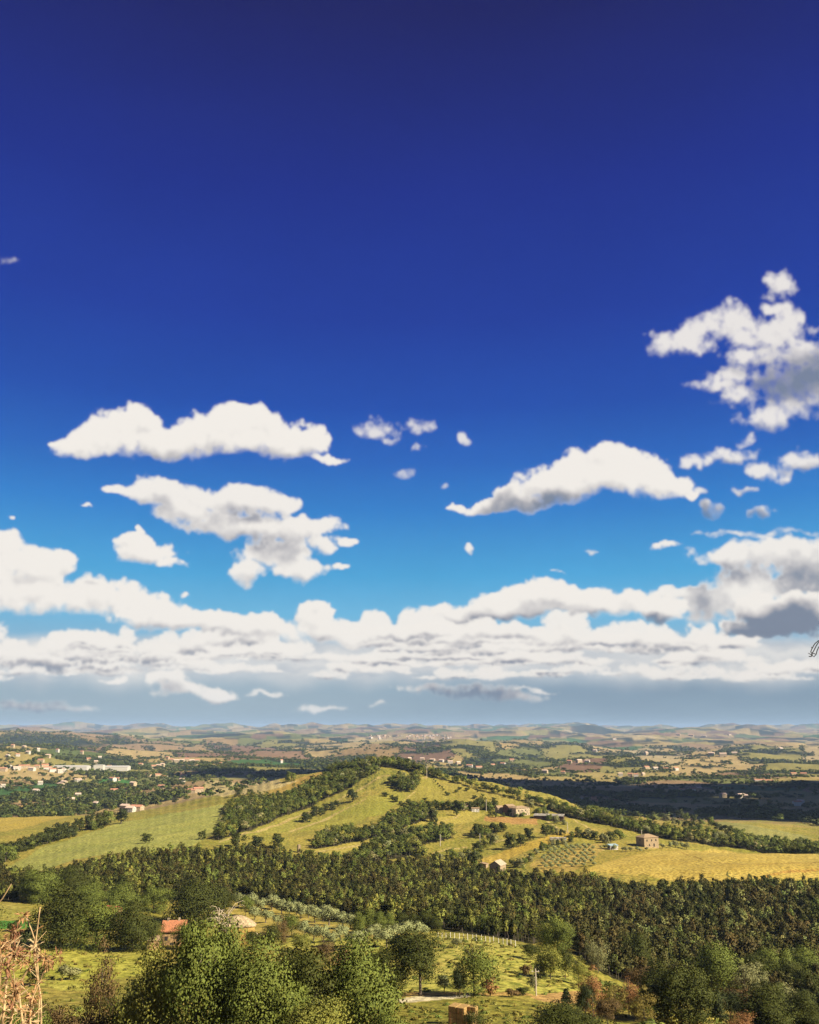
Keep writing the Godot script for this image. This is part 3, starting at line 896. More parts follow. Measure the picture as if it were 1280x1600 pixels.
func grow_plants() -> void:
	bark = StandardMaterial3D.new()
	bark.resource_name = "bark"
	bark.albedo_color = Color(0.11, 0.085, 0.06).linear_to_srgb()
	bark.roughness = 0.95
	grow("standard", 2, "round", 0.16, 0.42, 110, 140, 0.021, 0.72, 0.022, 7)
	grow("oak", 6, "full", 0.0, 0.44, 130, 140, 0.021, 0.72, 0.020, 6)
	grow("thicket", 4, "bush", 0.0, 0.55, 60, 120, 0.030, 0.5, 0.02, 6)
	grow("airy", 3, "full", 0.03, 0.42, 70, 80, 0.024, 0.8, 0.016, 7)
	grow("olive", 4, "round", 0.2, 0.52, 42, 60, 0.055, 0.5, 0.04, 5)
	grow("shrub", 4, "bush", 0.0, 0.55, 26, 60, 0.075, 0.4, 0.03, 4)
	grow("tree", 6, "full", 0.0, 0.50, 28, 50, 0.07, 0.6, 0.03, 3)
	grow("poplar", 2, "column", 0.08, 0.2, 34, 50, 0.05, 0.8, 0.018, 3)
	grow("fir", 2, "cone", 0.02, 0.36, 44, 60, 0.035, 0.9, 0.02, 0)
	grow("wood", 6, "round", 0.10, 0.34, 18, 36, 0.060, 0.6, 0.016, 0)
	grow("far", 4, "bush", 0.0, 0.62, 9, 14, 0.24, 0.3, 0.05, 0)

const DARK := Color(0.062, 0.070, 0.016)
const DEEP := Color(0.044, 0.053, 0.018)
const GREEN := Color(0.130, 0.154, 0.031)
const LIME := Color(0.203, 0.203, 0.042)
const YELLOW := Color(0.207, 0.163, 0.042)
const SILVER := Color(0.274, 0.289, 0.121)
const PALE := Color(0.217, 0.212, 0.089)
const BROWN := Color(0.130, 0.086, 0.035)
const RUST := Color(0.266, 0.133, 0.053)
const PINK := Color(0.315, 0.154, 0.088)
const TINTS := {"dark": DARK, "deep": DEEP, "green": GREEN, "lime": LIME, "yellow": YELLOW, "silver": SILVER, "pale": PALE, "brown": BROWN, "rust": RUST, "pink": PINK}

func metres(p: Vector3, pixels: float) -> float:        # how large something is that spans so many pixels at p
	return pixels * (p.y * st - p.z * ct) / FOCAL

func plant(called: String, label: String, category: String, group: String, kind: String, p: Vector3, high: float, wide: float, tint: Color) -> Node3D:
	var list: Array = crowns[kind]
	var pick: Dictionary = list[rng.randi() % list.size()]
	var o := Node3D.new()
	o.name = numbered(called)
	add_child(o)
	o.transform = Transform3D(Basis(Vector3.UP, rng.randf() * TAU).scaled_local(Vector3(wide, high, wide)), p)
	for part: String in ["trunk", "crown"]:
		var mi := MeshInstance3D.new()
		mi.name = part
		mi.mesh = pick[part]
		if part == "crown":
			mi.set_surface_override_material(0, leaf_mat(tint))
		o.add_child(mi)
	o.set_meta("label", label)
	o.set_meta("category", category)
	if group != "":
		o.set_meta("group", group)
	return o

func spread(outline: PackedVector2Array, gap: float) -> PackedVector2Array:      # loosely spaced places inside an outline
	var lo := Vector2(1e9, 1e9)
	var hi := -lo
	for p in outline:
		lo = lo.min(p)
		hi = hi.max(p)
	var out := PackedVector2Array()
	var y := lo.y
	while y < hi.y:
		var x := lo.x
		while x < hi.x:
			var q := Vector2(x + rng.randf() * gap, y + rng.randf() * gap)
			if Geometry2D.is_point_in_polygon(q, outline):
				out.append(q)
			x += gap
		y += gap
	return out

func mass(called: String, label: String, category: String, kind: String, places: Array, tints: Array) -> void:   # a wood that reads as one mass; each place is [transform, tint number]
	var o := Node3D.new()
	o.name = numbered(called)
	add_child(o)
	o.set_meta("label", label)
	o.set_meta("category", category)
	o.set_meta("kind", "stuff")
	var list: Array = crowns[kind]
	var piles := []
	for i in list.size():
		piles.append([])
	for p: Array in places:
		piles[rng.randi() % list.size()].append(p)
	for i in list.size():
		for part: String in (["crown", "trunk"] if kind == "wood" else ["crown"]):
			var mm := MultiMesh.new()
			mm.transform_format = MultiMesh.TRANSFORM_3D
			mm.use_colors = true
			mm.mesh = list[i][part].duplicate()
			mm.mesh.surface_set_material(0, leaf_mat(Color.WHITE) if part == "crown" else bark)
			mm.instance_count = piles[i].size()
			for k in piles[i].size():
				mm.set_instance_transform(k, piles[i][k][0])
				mm.set_instance_color(k, piles[i][k][1])
			var mi := MultiMeshInstance3D.new()
			mi.name = part + "s" if i == 0 else "%ss_%03d" % [part, i]
			mi.multimesh = mm
			mi.set_meta("kind", "stuff")
			o.add_child(mi)

func wood_place(q: Vector2, high: float, wide: float, tint: Color) -> Array:
	var b := Basis(Vector3.UP, rng.randf() * TAU).scaled_local(Vector3(wide, high, wide))
	var v := rng.randf_range(0.7, 1.35)
	var w := rng.randf_range(-0.10, 0.14)
	return [Transform3D(b, Vector3(q.x, ground(q.x, q.y) - 0.2, q.y)), Color(tint.r * v * (1.0 + w), tint.g * v, tint.b * v)]
# ---------------------------------------------------------------- buildings and other made things
var mats := {}
func mat(called: String, c: Color, rough_ := 0.9, texture := "", scale := 1.0) -> StandardMaterial3D:
	if mats.has(called):
		return mats[called]
	var m := StandardMaterial3D.new()
	m.resource_name = called
	m.albedo_color = c.linear_to_srgb()
	m.roughness = rough_
	m.metallic_specular = 0.3
	if texture != "":
		m.albedo_texture = wear_texture(texture)
		m.uv1_triplanar = true
		m.uv1_scale = Vector3.ONE * scale
	mats[called] = m
	return m

var wear := {}
func wear_texture(kind: String) -> ImageTexture:         # stains and coarse grain
	if wear.has(kind):
		return wear[kind]
	var a := noise(FastNoiseLite.TYPE_SIMPLEX_SMOOTH, 0.03, 5, hash(kind) % 1000).get_seamless_image(256, 256)
	var b := noise(FastNoiseLite.TYPE_CELLULAR, 0.09 if kind == "stone" else 0.02, 2, hash(kind) % 999).get_seamless_image(256, 256)
	var im := Image.create(256, 256, false, Image.FORMAT_RGB8)
	for y in 256:
		for x in 256:
			var v := clampf(0.80 + 0.5 * (a.get_pixel(x, y).r - 0.5) + 0.4 * (b.get_pixel(x, y).r - 0.5), 0.0, 1.0)
			im.set_pixel(x, y, Color(v, v * 0.985, v * 0.96))
	wear[kind] = ImageTexture.create_from_image(im)
	return wear[kind]

func start() -> SurfaceTool:
	var st_ := SurfaceTool.new()
	st_.begin(Mesh.PRIMITIVE_TRIANGLES)
	st_.set_smooth_group(-1)
	return st_

func quad(s: SurfaceTool, a: Vector3, b: Vector3, c: Vector3, d: Vector3) -> void:    # clockwise as seen from outside
	for p: Vector3 in [a, b, c, a, c, d]:
		s.add_vertex(p)

func box(s: SurfaceTool, lo: Vector3, hi: Vector3) -> void:
	var p := []
	for k in 8:
		p.append(Vector3(hi.x if k & 1 else lo.x, hi.y if k & 2 else lo.y, hi.z if k & 4 else lo.z))
	quad(s, p[4], p[6], p[7], p[5])
	quad(s, p[1], p[3], p[2], p[0])
	quad(s, p[5], p[7], p[3], p[1])
	quad(s, p[0], p[2], p[6], p[4])
	quad(s, p[6], p[2], p[3], p[7])
	quad(s, p[0], p[4], p[5], p[1])

func part(called: String, s: SurfaceTool, m: Material, parent: Node) -> MeshInstance3D:
	s.generate_normals()
	var o := MeshInstance3D.new()
	o.mesh = s.commit()
	o.mesh.surface_set_material(0, m)
	o.name = called if not parent.has_node(called) else "%s_%03d" % [called, parent.get_child_count()]
	parent.add_child(o)
	return o

func thing(called: String, label: String, category: String, p: Vector3, turn := 0.0, group := "") -> Node3D:
	var o := Node3D.new()
	o.name = numbered(called)
	add_child(o)
	o.position = p
	o.rotation.y = deg_to_rad(turn)
	o.set_meta("label", label)
	o.set_meta("category", category)
	if group != "":
		o.set_meta("group", group)
	return o

func house(called: String, label: String, category: String, p: Vector3, turn: float, size: Vector3, roof: String, rise: float, wall_m: Material, roof_m: Material, openings: Array, group := "", chimney := false) -> Node3D:
	# size: x along the ridge, y to the eaves, z across; openings: [side 0 +z 1 +x 2 -z 3 -x, along, sill, wide, high]
	var o := thing(called, label, category, p, turn, group)
	var x := size.x / 2
	var z := size.z / 2
	var h := size.y
	var s := start()
	box(s, Vector3(-x, -2.5, -z), Vector3(x, h, z))
	if roof == "gable":
		for e in [-1, 1]:
			var tri := [Vector3(x * e, h, -z), Vector3(x * e, h + rise, 0), Vector3(x * e, h, z)]
			if e == 1:
				tri.reverse()
			for q: Vector3 in tri:
				s.add_vertex(q)
	part("wall", s, wall_m, o)
	s = start()
	var over := minf(0.45, z * 0.15)
	var t := 0.22
	if roof == "gable":
		var k := rise / z
		for e in [-1.0, 1.0]:
			var a := Vector3(-x - over, h + rise + t, 0)
			var b := Vector3(x + over, h + rise + t, 0)
			var c := Vector3(x + over, h - over * k + t, (z + over) * e)
			var d := Vector3(-x - over, h - over * k + t, (z + over) * e)
			var dn := Vector3(0, -t + 0.02, 0)
			if e > 0:
				quad(s, a, b, c, d)
				quad(s, d + dn, c + dn, b + dn, a + dn)
				quad(s, d, c, c + dn, d + dn)
			else:
				quad(s, d, c, b, a)
				quad(s, a + dn, b + dn, c + dn, d + dn)
				quad(s, d + dn, c + dn, c, d)
			for side: Array in [[a, d], [b, c]]:
				quad(s, side[0], side[1], side[1] + dn, side[0] + dn)
				quad(s, side[0] + dn, side[1] + dn, side[1], side[0])
	elif roof == "hip":
		var ridge := maxf(x - z, 0.0)
		var lo := [Vector3(-x - over, h - 0.1, -z - over), Vector3(x + over, h - 0.1, -z - over), Vector3(x + over, h - 0.1, z + over), Vector3(-x - over, h - 0.1, z + over)]
		var l := Vector3(-ridge, h + rise, 0)
		var r := Vector3(ridge, h + rise, 0)
		quad(s, lo[3], l, r, lo[2])
		quad(s, lo[1], r, l, lo[0])
		for q: Vector3 in [lo[2], r, lo[1], lo[0], l, lo[3]]:
			s.add_vertex(q)
		quad(s, lo[0], lo[3], lo[2], lo[1])
	else:                                                  # one pitch, falling towards +z
		var a := Vector3(-x - over, h + rise + t, -z - over)
		var b := Vector3(x + over, h + rise + t, -z - over)
		var c := Vector3(x + over, h + t, z + over)
		var d := Vector3(-x - over, h + t, z + over)
		var dn := Vector3(0, -t - rise * 0.02 + 0.02, 0)
		quad(s, a, b, c, d)
		quad(s, d + dn, c + dn, b + dn, a + dn)
		quad(s, d, c, c + dn, d + dn)
		quad(s, b, a, a + dn, b + dn)
		quad(s, a, d, d + dn, a + dn)
		quad(s, c, b, b + dn, c + dn)
		if rise > 0.3:
			var w := o.get_node("wall") as MeshInstance3D
			var s2 := start()
			box(s2, Vector3(-x + 0.02, h - 0.05, -z + 0.02), Vector3(x - 0.02, h + rise * 0.9, -z + 0.3))
			part("upper_wall", s2, wall_m, o)
	var rf := part("roof", s, roof_m, o)
	for f: Array in openings:
		s = start()
		var u: float = f[1]
		var y: float = f[2]
		var hw: float = f[3] / 2
		var hh: float = f[4]
		match int(f[0]):
			0: box(s, Vector3(u - hw, y, z - 0.1), Vector3(u + hw, y + hh, z + 0.03))
			1: box(s, Vector3(x - 0.1, y, u - hw), Vector3(x + 0.03, y + hh, u + hw))
			2: box(s, Vector3(u - hw, y, -z - 0.03), Vector3(u + hw, y + hh, -z + 0.1))
			_: box(s, Vector3(-x - 0.03, y, u - hw), Vector3(-x + 0.1, y + hh, u + hw))
		part("door" if y < 0.2 else "window", s, mat("dark_opening", Color(0.035, 0.03, 0.026), 0.4), o)
	if chimney:
		s = start()
		box(s, Vector3(x * 0.4, h, -0.35), Vector3(x * 0.4 + 0.7, h + rise + 1.1, 0.35))
		part("chimney", s, wall_m, rf)
	return o
# ---------------------------------------------------------------- what grows and stands where
func tree_at(px: float, py: float, high_px: float, wide_px: float, kind: String, tint: String, called: String, label: String, group := "", category := "tree") -> void:
	var p := spot(px, py)
	p.y -= 0.1
	var natural := {"oak": 0.86, "standard": 0.86, "thicket": 1.2, "airy": 0.9, "olive": 1.12, "shrub": 1.2, "tree": 1.0, "poplar": 0.42, "fir": 0.62}
	var high := metres(p, high_px)
	plant(called, label, category, group, kind, p, high, metres(p, wide_px) / natural[kind], TINTS[tint])

func row(points: String, high_px: float, gap_px: float, tints: String, called: String, label: String, group: String, kind := "tree") -> void:   # a loose row of separate trees
	var list := tints.split(",")
	var places := []
	var last := Vector2.INF
	var left := 0.0
	for word in points.split(" ", false):
		var f := word.split_floats(",")
		var p := Vector2(f[0], f[1])
		if last != Vector2.INF:
			var long := last.distance_to(p)
			while left < long:
				var q := last.lerp(p, left / long) + Vector2(rng.randf_range(-2, 2), rng.randf_range(-1.2, 1.2))
				places.append(q)
				left += gap_px * rng.randf_range(0.75, 1.3)
			left -= long
		last = p
	places.sort_custom(func(a: Vector2, b: Vector2) -> bool: return a.x < b.x)
	for i in places.size():
		var h := high_px * rng.randf_range(0.7, 1.25)
		tree_at(places[i].x, places[i].y, h, h * rng.randf_range(0.85, 1.25), kind, list[rng.randi() % list.size()], called, label + ", " + nth(i, places.size()), group, "shrub" if kind == "shrub" else "tree")

func nth(i: int, n: int) -> String:
	if i == 0:
		return "leftmost"
	if i == n - 1:
		return "rightmost"
	var k := i + 1
	return "%d%s from left" % [k, "th" if k % 100 in [11, 12, 13] else (["th", "st", "nd", "rd"][k % 10] if k % 10 < 4 else "th")]

func forest() -> void:
	rng.seed = 400
	var list := []
	for q in spread(spots(woods.belt), 3.1):
		var k := n_tone.get_noise_2d(q.x * 1.5, q.y * 1.5)
		var h := rng.randf_range(4.8, 9.8) * (1.0 + 0.3 * k)
		var tint := (DARK * 0.82).lerp(BROWN, clampf(0.05 + k * 0.4 + rng.randf() * 0.2, 0.0, 0.5)) if rng.randf() < 0.68 else LIME.lerp(GREEN, rng.randf())
		list.append(wood_place(q, h, h * rng.randf_range(0.6, 0.95), tint))
	mass("forest", "dark dense belt of young trees filling the valley below the hill", "forest", "wood", list, [])
	list = []
	for q in spread(spots(woods.slope), 3.3):
		var k := n_tone.get_noise_2d(q.x * 1.5, q.y * 1.5)
		var near := smoothstep(330.0, 240.0, -q.y)
		var h := rng.randf_range(5.0, 10.5) * (1.0 + 0.3 * k) * (1.0 - 0.25 * near)
		var tint := (DARK * 0.82).lerp(BROWN, clampf(0.08 + k * 0.5 + rng.randf() * 0.2, 0.0, 0.5)) if rng.randf() < 0.8 else GREEN.lerp(PALE, rng.randf() * 0.6)
		list.append(wood_place(q, h, h * rng.randf_range(0.6, 1.0), tint))
	mass("forest", "dark wooded slope covering the lower corner below the golden field", "forest", "wood", list, [])
	var stands := {
		"flank": [4.6, 8.0, "long wood running down from the hilltop beside the big light green field"],
		"clump": [4.4, 7.0, "mixed green copse in the middle of the hill"],
		"grove": [4.4, 9.0, "dense dark grove just under the hilltop"],
		"hedge": [4.6, 7.5, "broad overgrown hedge with a bare brown plot below the mown strip"],
		"crest": [5.2, 9.0, "trees along the skyline of the hill, falling to the house on its flank"],
		"band": [4.8, 8.0, "dark band of trees above the golden field and the square house"],
	}
	for k: String in stands:
		list = []
		var s: Array = stands[k]
		for q in spread(spots(woods[k]), s[0]):
			var h: float = s[1] * rng.randf_range(0.65, 1.25)
			var tint: Color = DARK.lerp(GREEN, rng.randf()) if rng.randf() < 0.8 else (LIME if rng.randf() < 0.6 else PALE)
			list.append(wood_place(q, h, h * rng.randf_range(1.1, 1.5), tint))
		mass("woodland", s[2], "woodland", "wood", list, [])

func far_trees() -> void:
	rng.seed = 500
	var list := []
	var edge := FastNoiseLite.new()
	edge.noise_type = FastNoiseLite.TYPE_CELLULAR
	edge.frequency = n_cell.frequency
	edge.seed = n_cell.seed
	edge.fractal_type = FastNoiseLite.FRACTAL_NONE
	edge.cellular_jitter = 0.95
	edge.domain_warp_enabled = true
	edge.domain_warp_amplitude = 60.0
	edge.domain_warp_frequency = 1.0 / 500.0
	edge.cellular_return_type = FastNoiseLite.RETURN_DISTANCE2_SUB
	var wanted := 21000
	var tries := 0
	while list.size() < wanted and tries < 400000:
		tries += 1
		var r := 1300.0 * pow(6.5, pow(rng.randf(), 0.85))
		var phi := deg_to_rad(rng.randf_range(-30.0, 30.0))
		var x := r * sin(phi)
		var z := -r * cos(phi)
		var s := 1.0 + smoothstep(2500.0, 9000.0, r)
		var px := (x * 0.9 + z * 0.28) / s
		var pz := (z * 0.62 - x * 0.2) / s
		var w := n_wood.get_noise_2d(x, z)
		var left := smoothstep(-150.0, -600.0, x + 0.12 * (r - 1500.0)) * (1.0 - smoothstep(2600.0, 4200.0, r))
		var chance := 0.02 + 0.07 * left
		if w - left * 0.12 - 0.03 * smoothstep(2500.0, 5000.0, r) > 0.17 or wood_and_shade(x, z, r) + 0.5 * w > 0.45:
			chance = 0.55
		elif edge.get_noise_2d(px, pz) < -0.93:
			chance = 0.65
		if x > -450.0 and r < 2900.0 and w < 0.22:
			chance *= 0.35
		if rng.randf() > chance:
			continue
		var h := rng.randf_range(5.0, 11.0) * (1.0 + smoothstep(2500.0, 8000.0, r) * 0.6)
		list.append(wood_place(Vector2(x, z), h, h * rng.randf_range(0.9, 1.5), DEEP.lerp(GREEN, rng.randf() * 0.8)))
	mass("treeline", "tiny hedges, copses and orchard trees dotted all over the far plain", "trees", "far", list, [])

func hill_trees() -> void:
	rng.seed = 600
	row("0,1344 22,1334 44,1326 66,1320 86,1313 108,1306 128,1298 150,1296 168,1288", 21, 8.5, "dark,deep,dark,green", "hedge_tree", "dark round tree in the thick hedge under the yellow field", "trees in the thick hedge left of the light green field")
	row("0,1352 20,1342", 22, 9, "dark,green", "hedge_tree", "dark round tree below the foot of the thick hedge", "trees in the thick hedge left of the light green field")
	tree_at(189, 1287, 25, 25, "tree", "deep", "field_tree", "big dense dark tree standing at the top edge of the light green field")
	tree_at(106, 1309, 11, 14, "tree", "dark", "field_tree", "small dark tree on the lower left edge of the light green field")
	tree_at(228, 1317, 15, 20, "tree", "dark", "field_tree", "round dark tree at the bottom edge of the light green field by the forest")
	tree_at(315, 1312, 15, 13, "tree", "dark", "field_tree", "small slim tree at the right foot of the light green field")
	tree_at(372, 1322, 22, 26, "tree", "dark", "field_tree", "broad dark tree rising from the forest edge under the long grass strip")
	tree_at(400, 1326, 20, 28, "tree", "deep", "field_tree", "lowest and broadest dark bush-like tree at the forest edge beside the grass strip")
	tree_at(434, 1327, 26, 26, "tree", "dark", "field_tree", "tall dark tree between the forest edge and the mown strip")
	row("476,1284 488,1279 500,1273 512,1267 524,1262 536,1256", 14, 10, "dark,deep", "hedge_tree", "small dark tree in the straight row climbing the hill", "row of small trees on the long grass strip")
	tree_at(551, 1253, 21, 20, "tree", "deep", "hedge_tree", "largest dark tree at the upper end of the straight row on the hill")
	tree_at(507, 1220, 14, 10, "tree", "green", "field_tree", "lone round tree on a thin trunk at the crest of the tan field")
	tree_at(455, 1221, 16, 17, "tree", "green", "field_tree", "lone green tree on the crest of the tan field against the shaded valley")
	tree_at(373, 1244, 16, 15, "tree", "dark", "field_tree", "dark tree at the left corner of the tan field")
	tree_at(390, 1241, 9, 12, "tree", "dark", "field_tree", "low dark tree at the left edge of the tan field")
	tree_at(677, 1284, 27, 17, "tree", "deep", "field_tree", "tall dark tree casting a shadow on the mown strip")
	tree_at(713, 1275, 14, 9, "tree", "dark", "field_tree", "small upright dark tree on the mown strip below the houses")
	tree_at(690, 1314, 20, 24, "tree", "green", "field_tree", "round tree standing clear on a pale stem below the mown strip")
	tree_at(735, 1362, 46, 30, "tree", "dark", "field_tree", "tallest tree at the forest edge left of the small stone barn")
	tree_at(797, 1327, 26, 24, "tree", "dark", "field_tree", "big dark tree beside the upper end of the stubble field's left edge")
	tree_at(814, 1322, 20, 20, "tree", "dark", "field_tree", "dark tree second along the upper edge of the stubble field")
	tree_at(828, 1313, 22, 19, "tree", "deep", "field_tree", "upright dark tree third along the upper edge of the stubble field")
	tree_at(852, 1309, 22, 16, "tree", "dark", "field_tree", "slim dark tree at the right end of the stubble field's upper edge")
	row("618,1252 612,1249 622,1258 640,1262 656,1263 670,1262", 10, 7, "dark,deep", "hedge_tree", "dark shrub in the hooked hedge below the grove", "shrubs of the hooked hedge")
	row("672,1266 686,1262 700,1268 708,1262 718,1266 730,1264 742,1268 752,1262 764,1268 776,1264", 15, 8, "dark,green,dark", "garden_tree", "dark garden tree among the low hill houses", "garden trees around the low houses")
	row("768,1275 780,1278 790,1274 806,1278 822,1276", 10, 9, "dark,green", "garden_tree", "garden tree in front of the big farmhouse", "garden trees before the farmhouse", "tree")
	row("828,1263 836,1270 846,1272 862,1285 876,1290 890,1283", 14, 10, "green,dark,pale", "garden_tree", "tree around the long shed beside the farmhouse", "trees around the long shed")
	var bushes := [[698, 1243, 6], [601, 1245, 8], [730, 1236, 6], [713, 1239, 5], [719, 1234, 5], [771, 1240, 6], [789, 1246, 6], [760, 1232, 4], [800, 1248, 6], [811, 1250, 5], [772, 1250, 5], [742, 1248, 6], [664, 1251, 5]]
	bushes.sort()
	for i in bushes.size():
		var f: Array = bushes[i]
		tree_at(f[0], f[1], f[2], f[2] * 1.7, "shrub", "dark", "bush", "small dark bush on the grass of the upper hill, " + nth(i, bushes.size()), "bushes scattered on the upper hill", "shrub")
	row("673,1216 684,1226 694,1236 703,1244", 4, 5, "dark,green", "hedge_bush", "low bush of the thin hedge below the hilltop pole", "thin hedge line below the hilltop pole", "shrub")
	row("742,1234 752,1242 762,1250", 4, 5, "dark,green", "hedge_bush", "low bush of the second thin hedge beside the hilltop", "second thin hedge line", "shrub")
	row("640,1352 660,1340 680,1348 700,1338 716,1345 748,1330 764,1322 776,1318 760,1310 740,1305 770,1300 790,1298 726,1312", 15, 13, "green,dark,lime,pale", "pasture_tree", "mixed tree loose in the rough pasture between the hedges", "loose trees of the rough pasture")
	row("600,1340 620,1336 640,1334 655,1338 664,1330", 16, 9, "dark,green,lime", "pasture_tree", "tree at the overgrown hedge's lower end beside the forest", "trees at the lower end of the overgrown hedge")
	row("480,1338 500,1344 520,1346 545,1344 570,1350", 15, 10, "green,dark,lime", "forest_edge_tree", "leafy tree on the forest edge below the mown strip", "trees on the forest edge below the mown strip")
	row("800,1352 815,1356 830,1344 846,1330 862,1324 880,1318 900,1316", 13, 9, "green,pale,dark", "hedge_tree", "leafy tree in the hedge between stubble field and orchard", "hedge between stubble field and orchard")
	row("862,1302 880,1306 896,1308 912,1309 930,1312 948,1316 968,1312", 14, 9, "dark,green,pale", "hedge_tree", "dark tree in the hedge running towards the square house", "hedge running to the square house")
	row("896,1250 908,1256 920,1262 936,1272 952,1276", 11, 8, "green,dark,pale", "ridge_tree", "leafy tree on the upper end of the right ridge", "trees on the upper right ridge")
	row("960,1262 985,1268 1004,1270 1024,1278 1044,1284 1066,1290 1086,1296 1108,1304 1136,1312", 12, 9, "dark,green,pale", "ridge_tree", "tree in the long row behind the ridge's straw field", "row behind the straw field")
	row("1050,1278 1080,1284 1110,1290 1140,1302 1180,1320 1220,1324 1262,1326", 13, 11, "dark,dark,green", "ridge_tree", "dark tree at the foot of the striped green field", "trees along the striped green field")
	row("920,1268 934,1272 950,1274 966,1280 984,1282 1000,1290 1018,1293 1036,1300", 6, 8, "green,dark,pale", "bush", "round bush on the straw field of the right flank", "bushes on the straw field", "shrub")
	row("0,1392 18,1386 34,1390", 26, 16, "dark,deep", "hedge_tree", "big dark forest-edge tree beside the small pale field", "trees beside the small pale field")

func olives() -> void:
	rng.seed = 700
	for i in 8:
		for j in 9:
			if rng.randf() < 0.12:
				continue
			var t := (j + 0.5 * (i % 2)) / 9.0
			var px := lerpf(834.0, 918.0, t) + i * 2.0 + rng.randf_range(-1.5, 1.5) + (1.0 - i / 8.0) * 12.0
			var py := 1328.0 + i * 4.1 - t * (4.0 + (8 - i) * 0.2) + rng.randf_range(-0.7, 0.7)
			tree_at(px, py, 6.5, 8.0, "olive", "silver", "olive_tree", "small silver olive tree in the %s row of the hillside orchard, %s" % [["top", "second", "third", "fourth", "fifth", "sixth", "seventh", "bottom"][i], nth(j, 9)], "olive trees of the hillside orchard")
	row("940,1326 955,1328 970,1330 984,1332 998,1330 1012,1330", 7, 8, "silver,pale", "olive_tree", "grey-green olive bush in front of the square stone house", "olives below the square house", "olive")
	row("1036,1326 1046,1326 1056,1326 1068,1326 1080,1326", 9, 10, "silver,pale", "olive_tree", "round olive tree in the row beside the square house", "olive row beside the square house", "olive")
	var list := ["372,1416,22", "392,1418,24", "398,1436,20", "408,1424,22", "415,1440,22", "425,1420,24", "434,1446,18", "440,1426,22", "452,1431,24", "463,1428,20", "470,1434,22", "482,1432,22", "492,1440,24", "505,1438,26", "514,1444,28", "535,1449,26", "548,1450,22"]
	for i in list.size():
		var f: String = list[i]
		var v: PackedFloat64Array = f.split_floats(",")
		tree_at(v[0], v[1] + 2, v[2], v[2] * 1.15, "olive", "silver", "olive_tree", "silver olive tree in the dense upper grove, " + nth(i, list.size()), "olive trees of the upper grove")
	list = ["476,1462,24", "490,1468,24", "505,1470,26", "520,1476,22", "532,1468,24", "548,1476,20", "560,1480,26", "575,1470,24", "584,1460,20", "590,1472,22", "604,1478,30", "620,1466,26", "636,1464,26", "650,1464,24", "660,1462,20"]
	for i in list.size():
		var f: String = list[i]
		var v: PackedFloat64Array = f.split_floats(",")
		tree_at(v[0], v[1] + 2, v[2], v[2] * 1.2, "olive", "silver", "olive_tree", "silver olive tree in the lower row on the straw terrace, " + nth(i, list.size()), "olive trees of the lower row")
	tree_at(714, 1482, 16, 17, "olive", "pale", "olive_tree", "single small olive tree on the meadow below the fence posts")
	tree_at(694, 1551, 26, 26, "olive", "silver", "olive_tree", "silver olive tree beside the big dark oak at the track")
	tree_at(835, 1549, 22, 24, "olive", "pale", "olive_tree", "pale olive tree just behind the utility pole")
	tree_at(845, 1528, 22, 26, "olive", "pale", "olive_tree", "pale rounded tree up the slope behind the utility pole")
	tree_at(822, 1528, 22, 20, "shrub", "brown", "bush", "purple-brown bush beside the pale tree on the upper slope", "", "shrub")

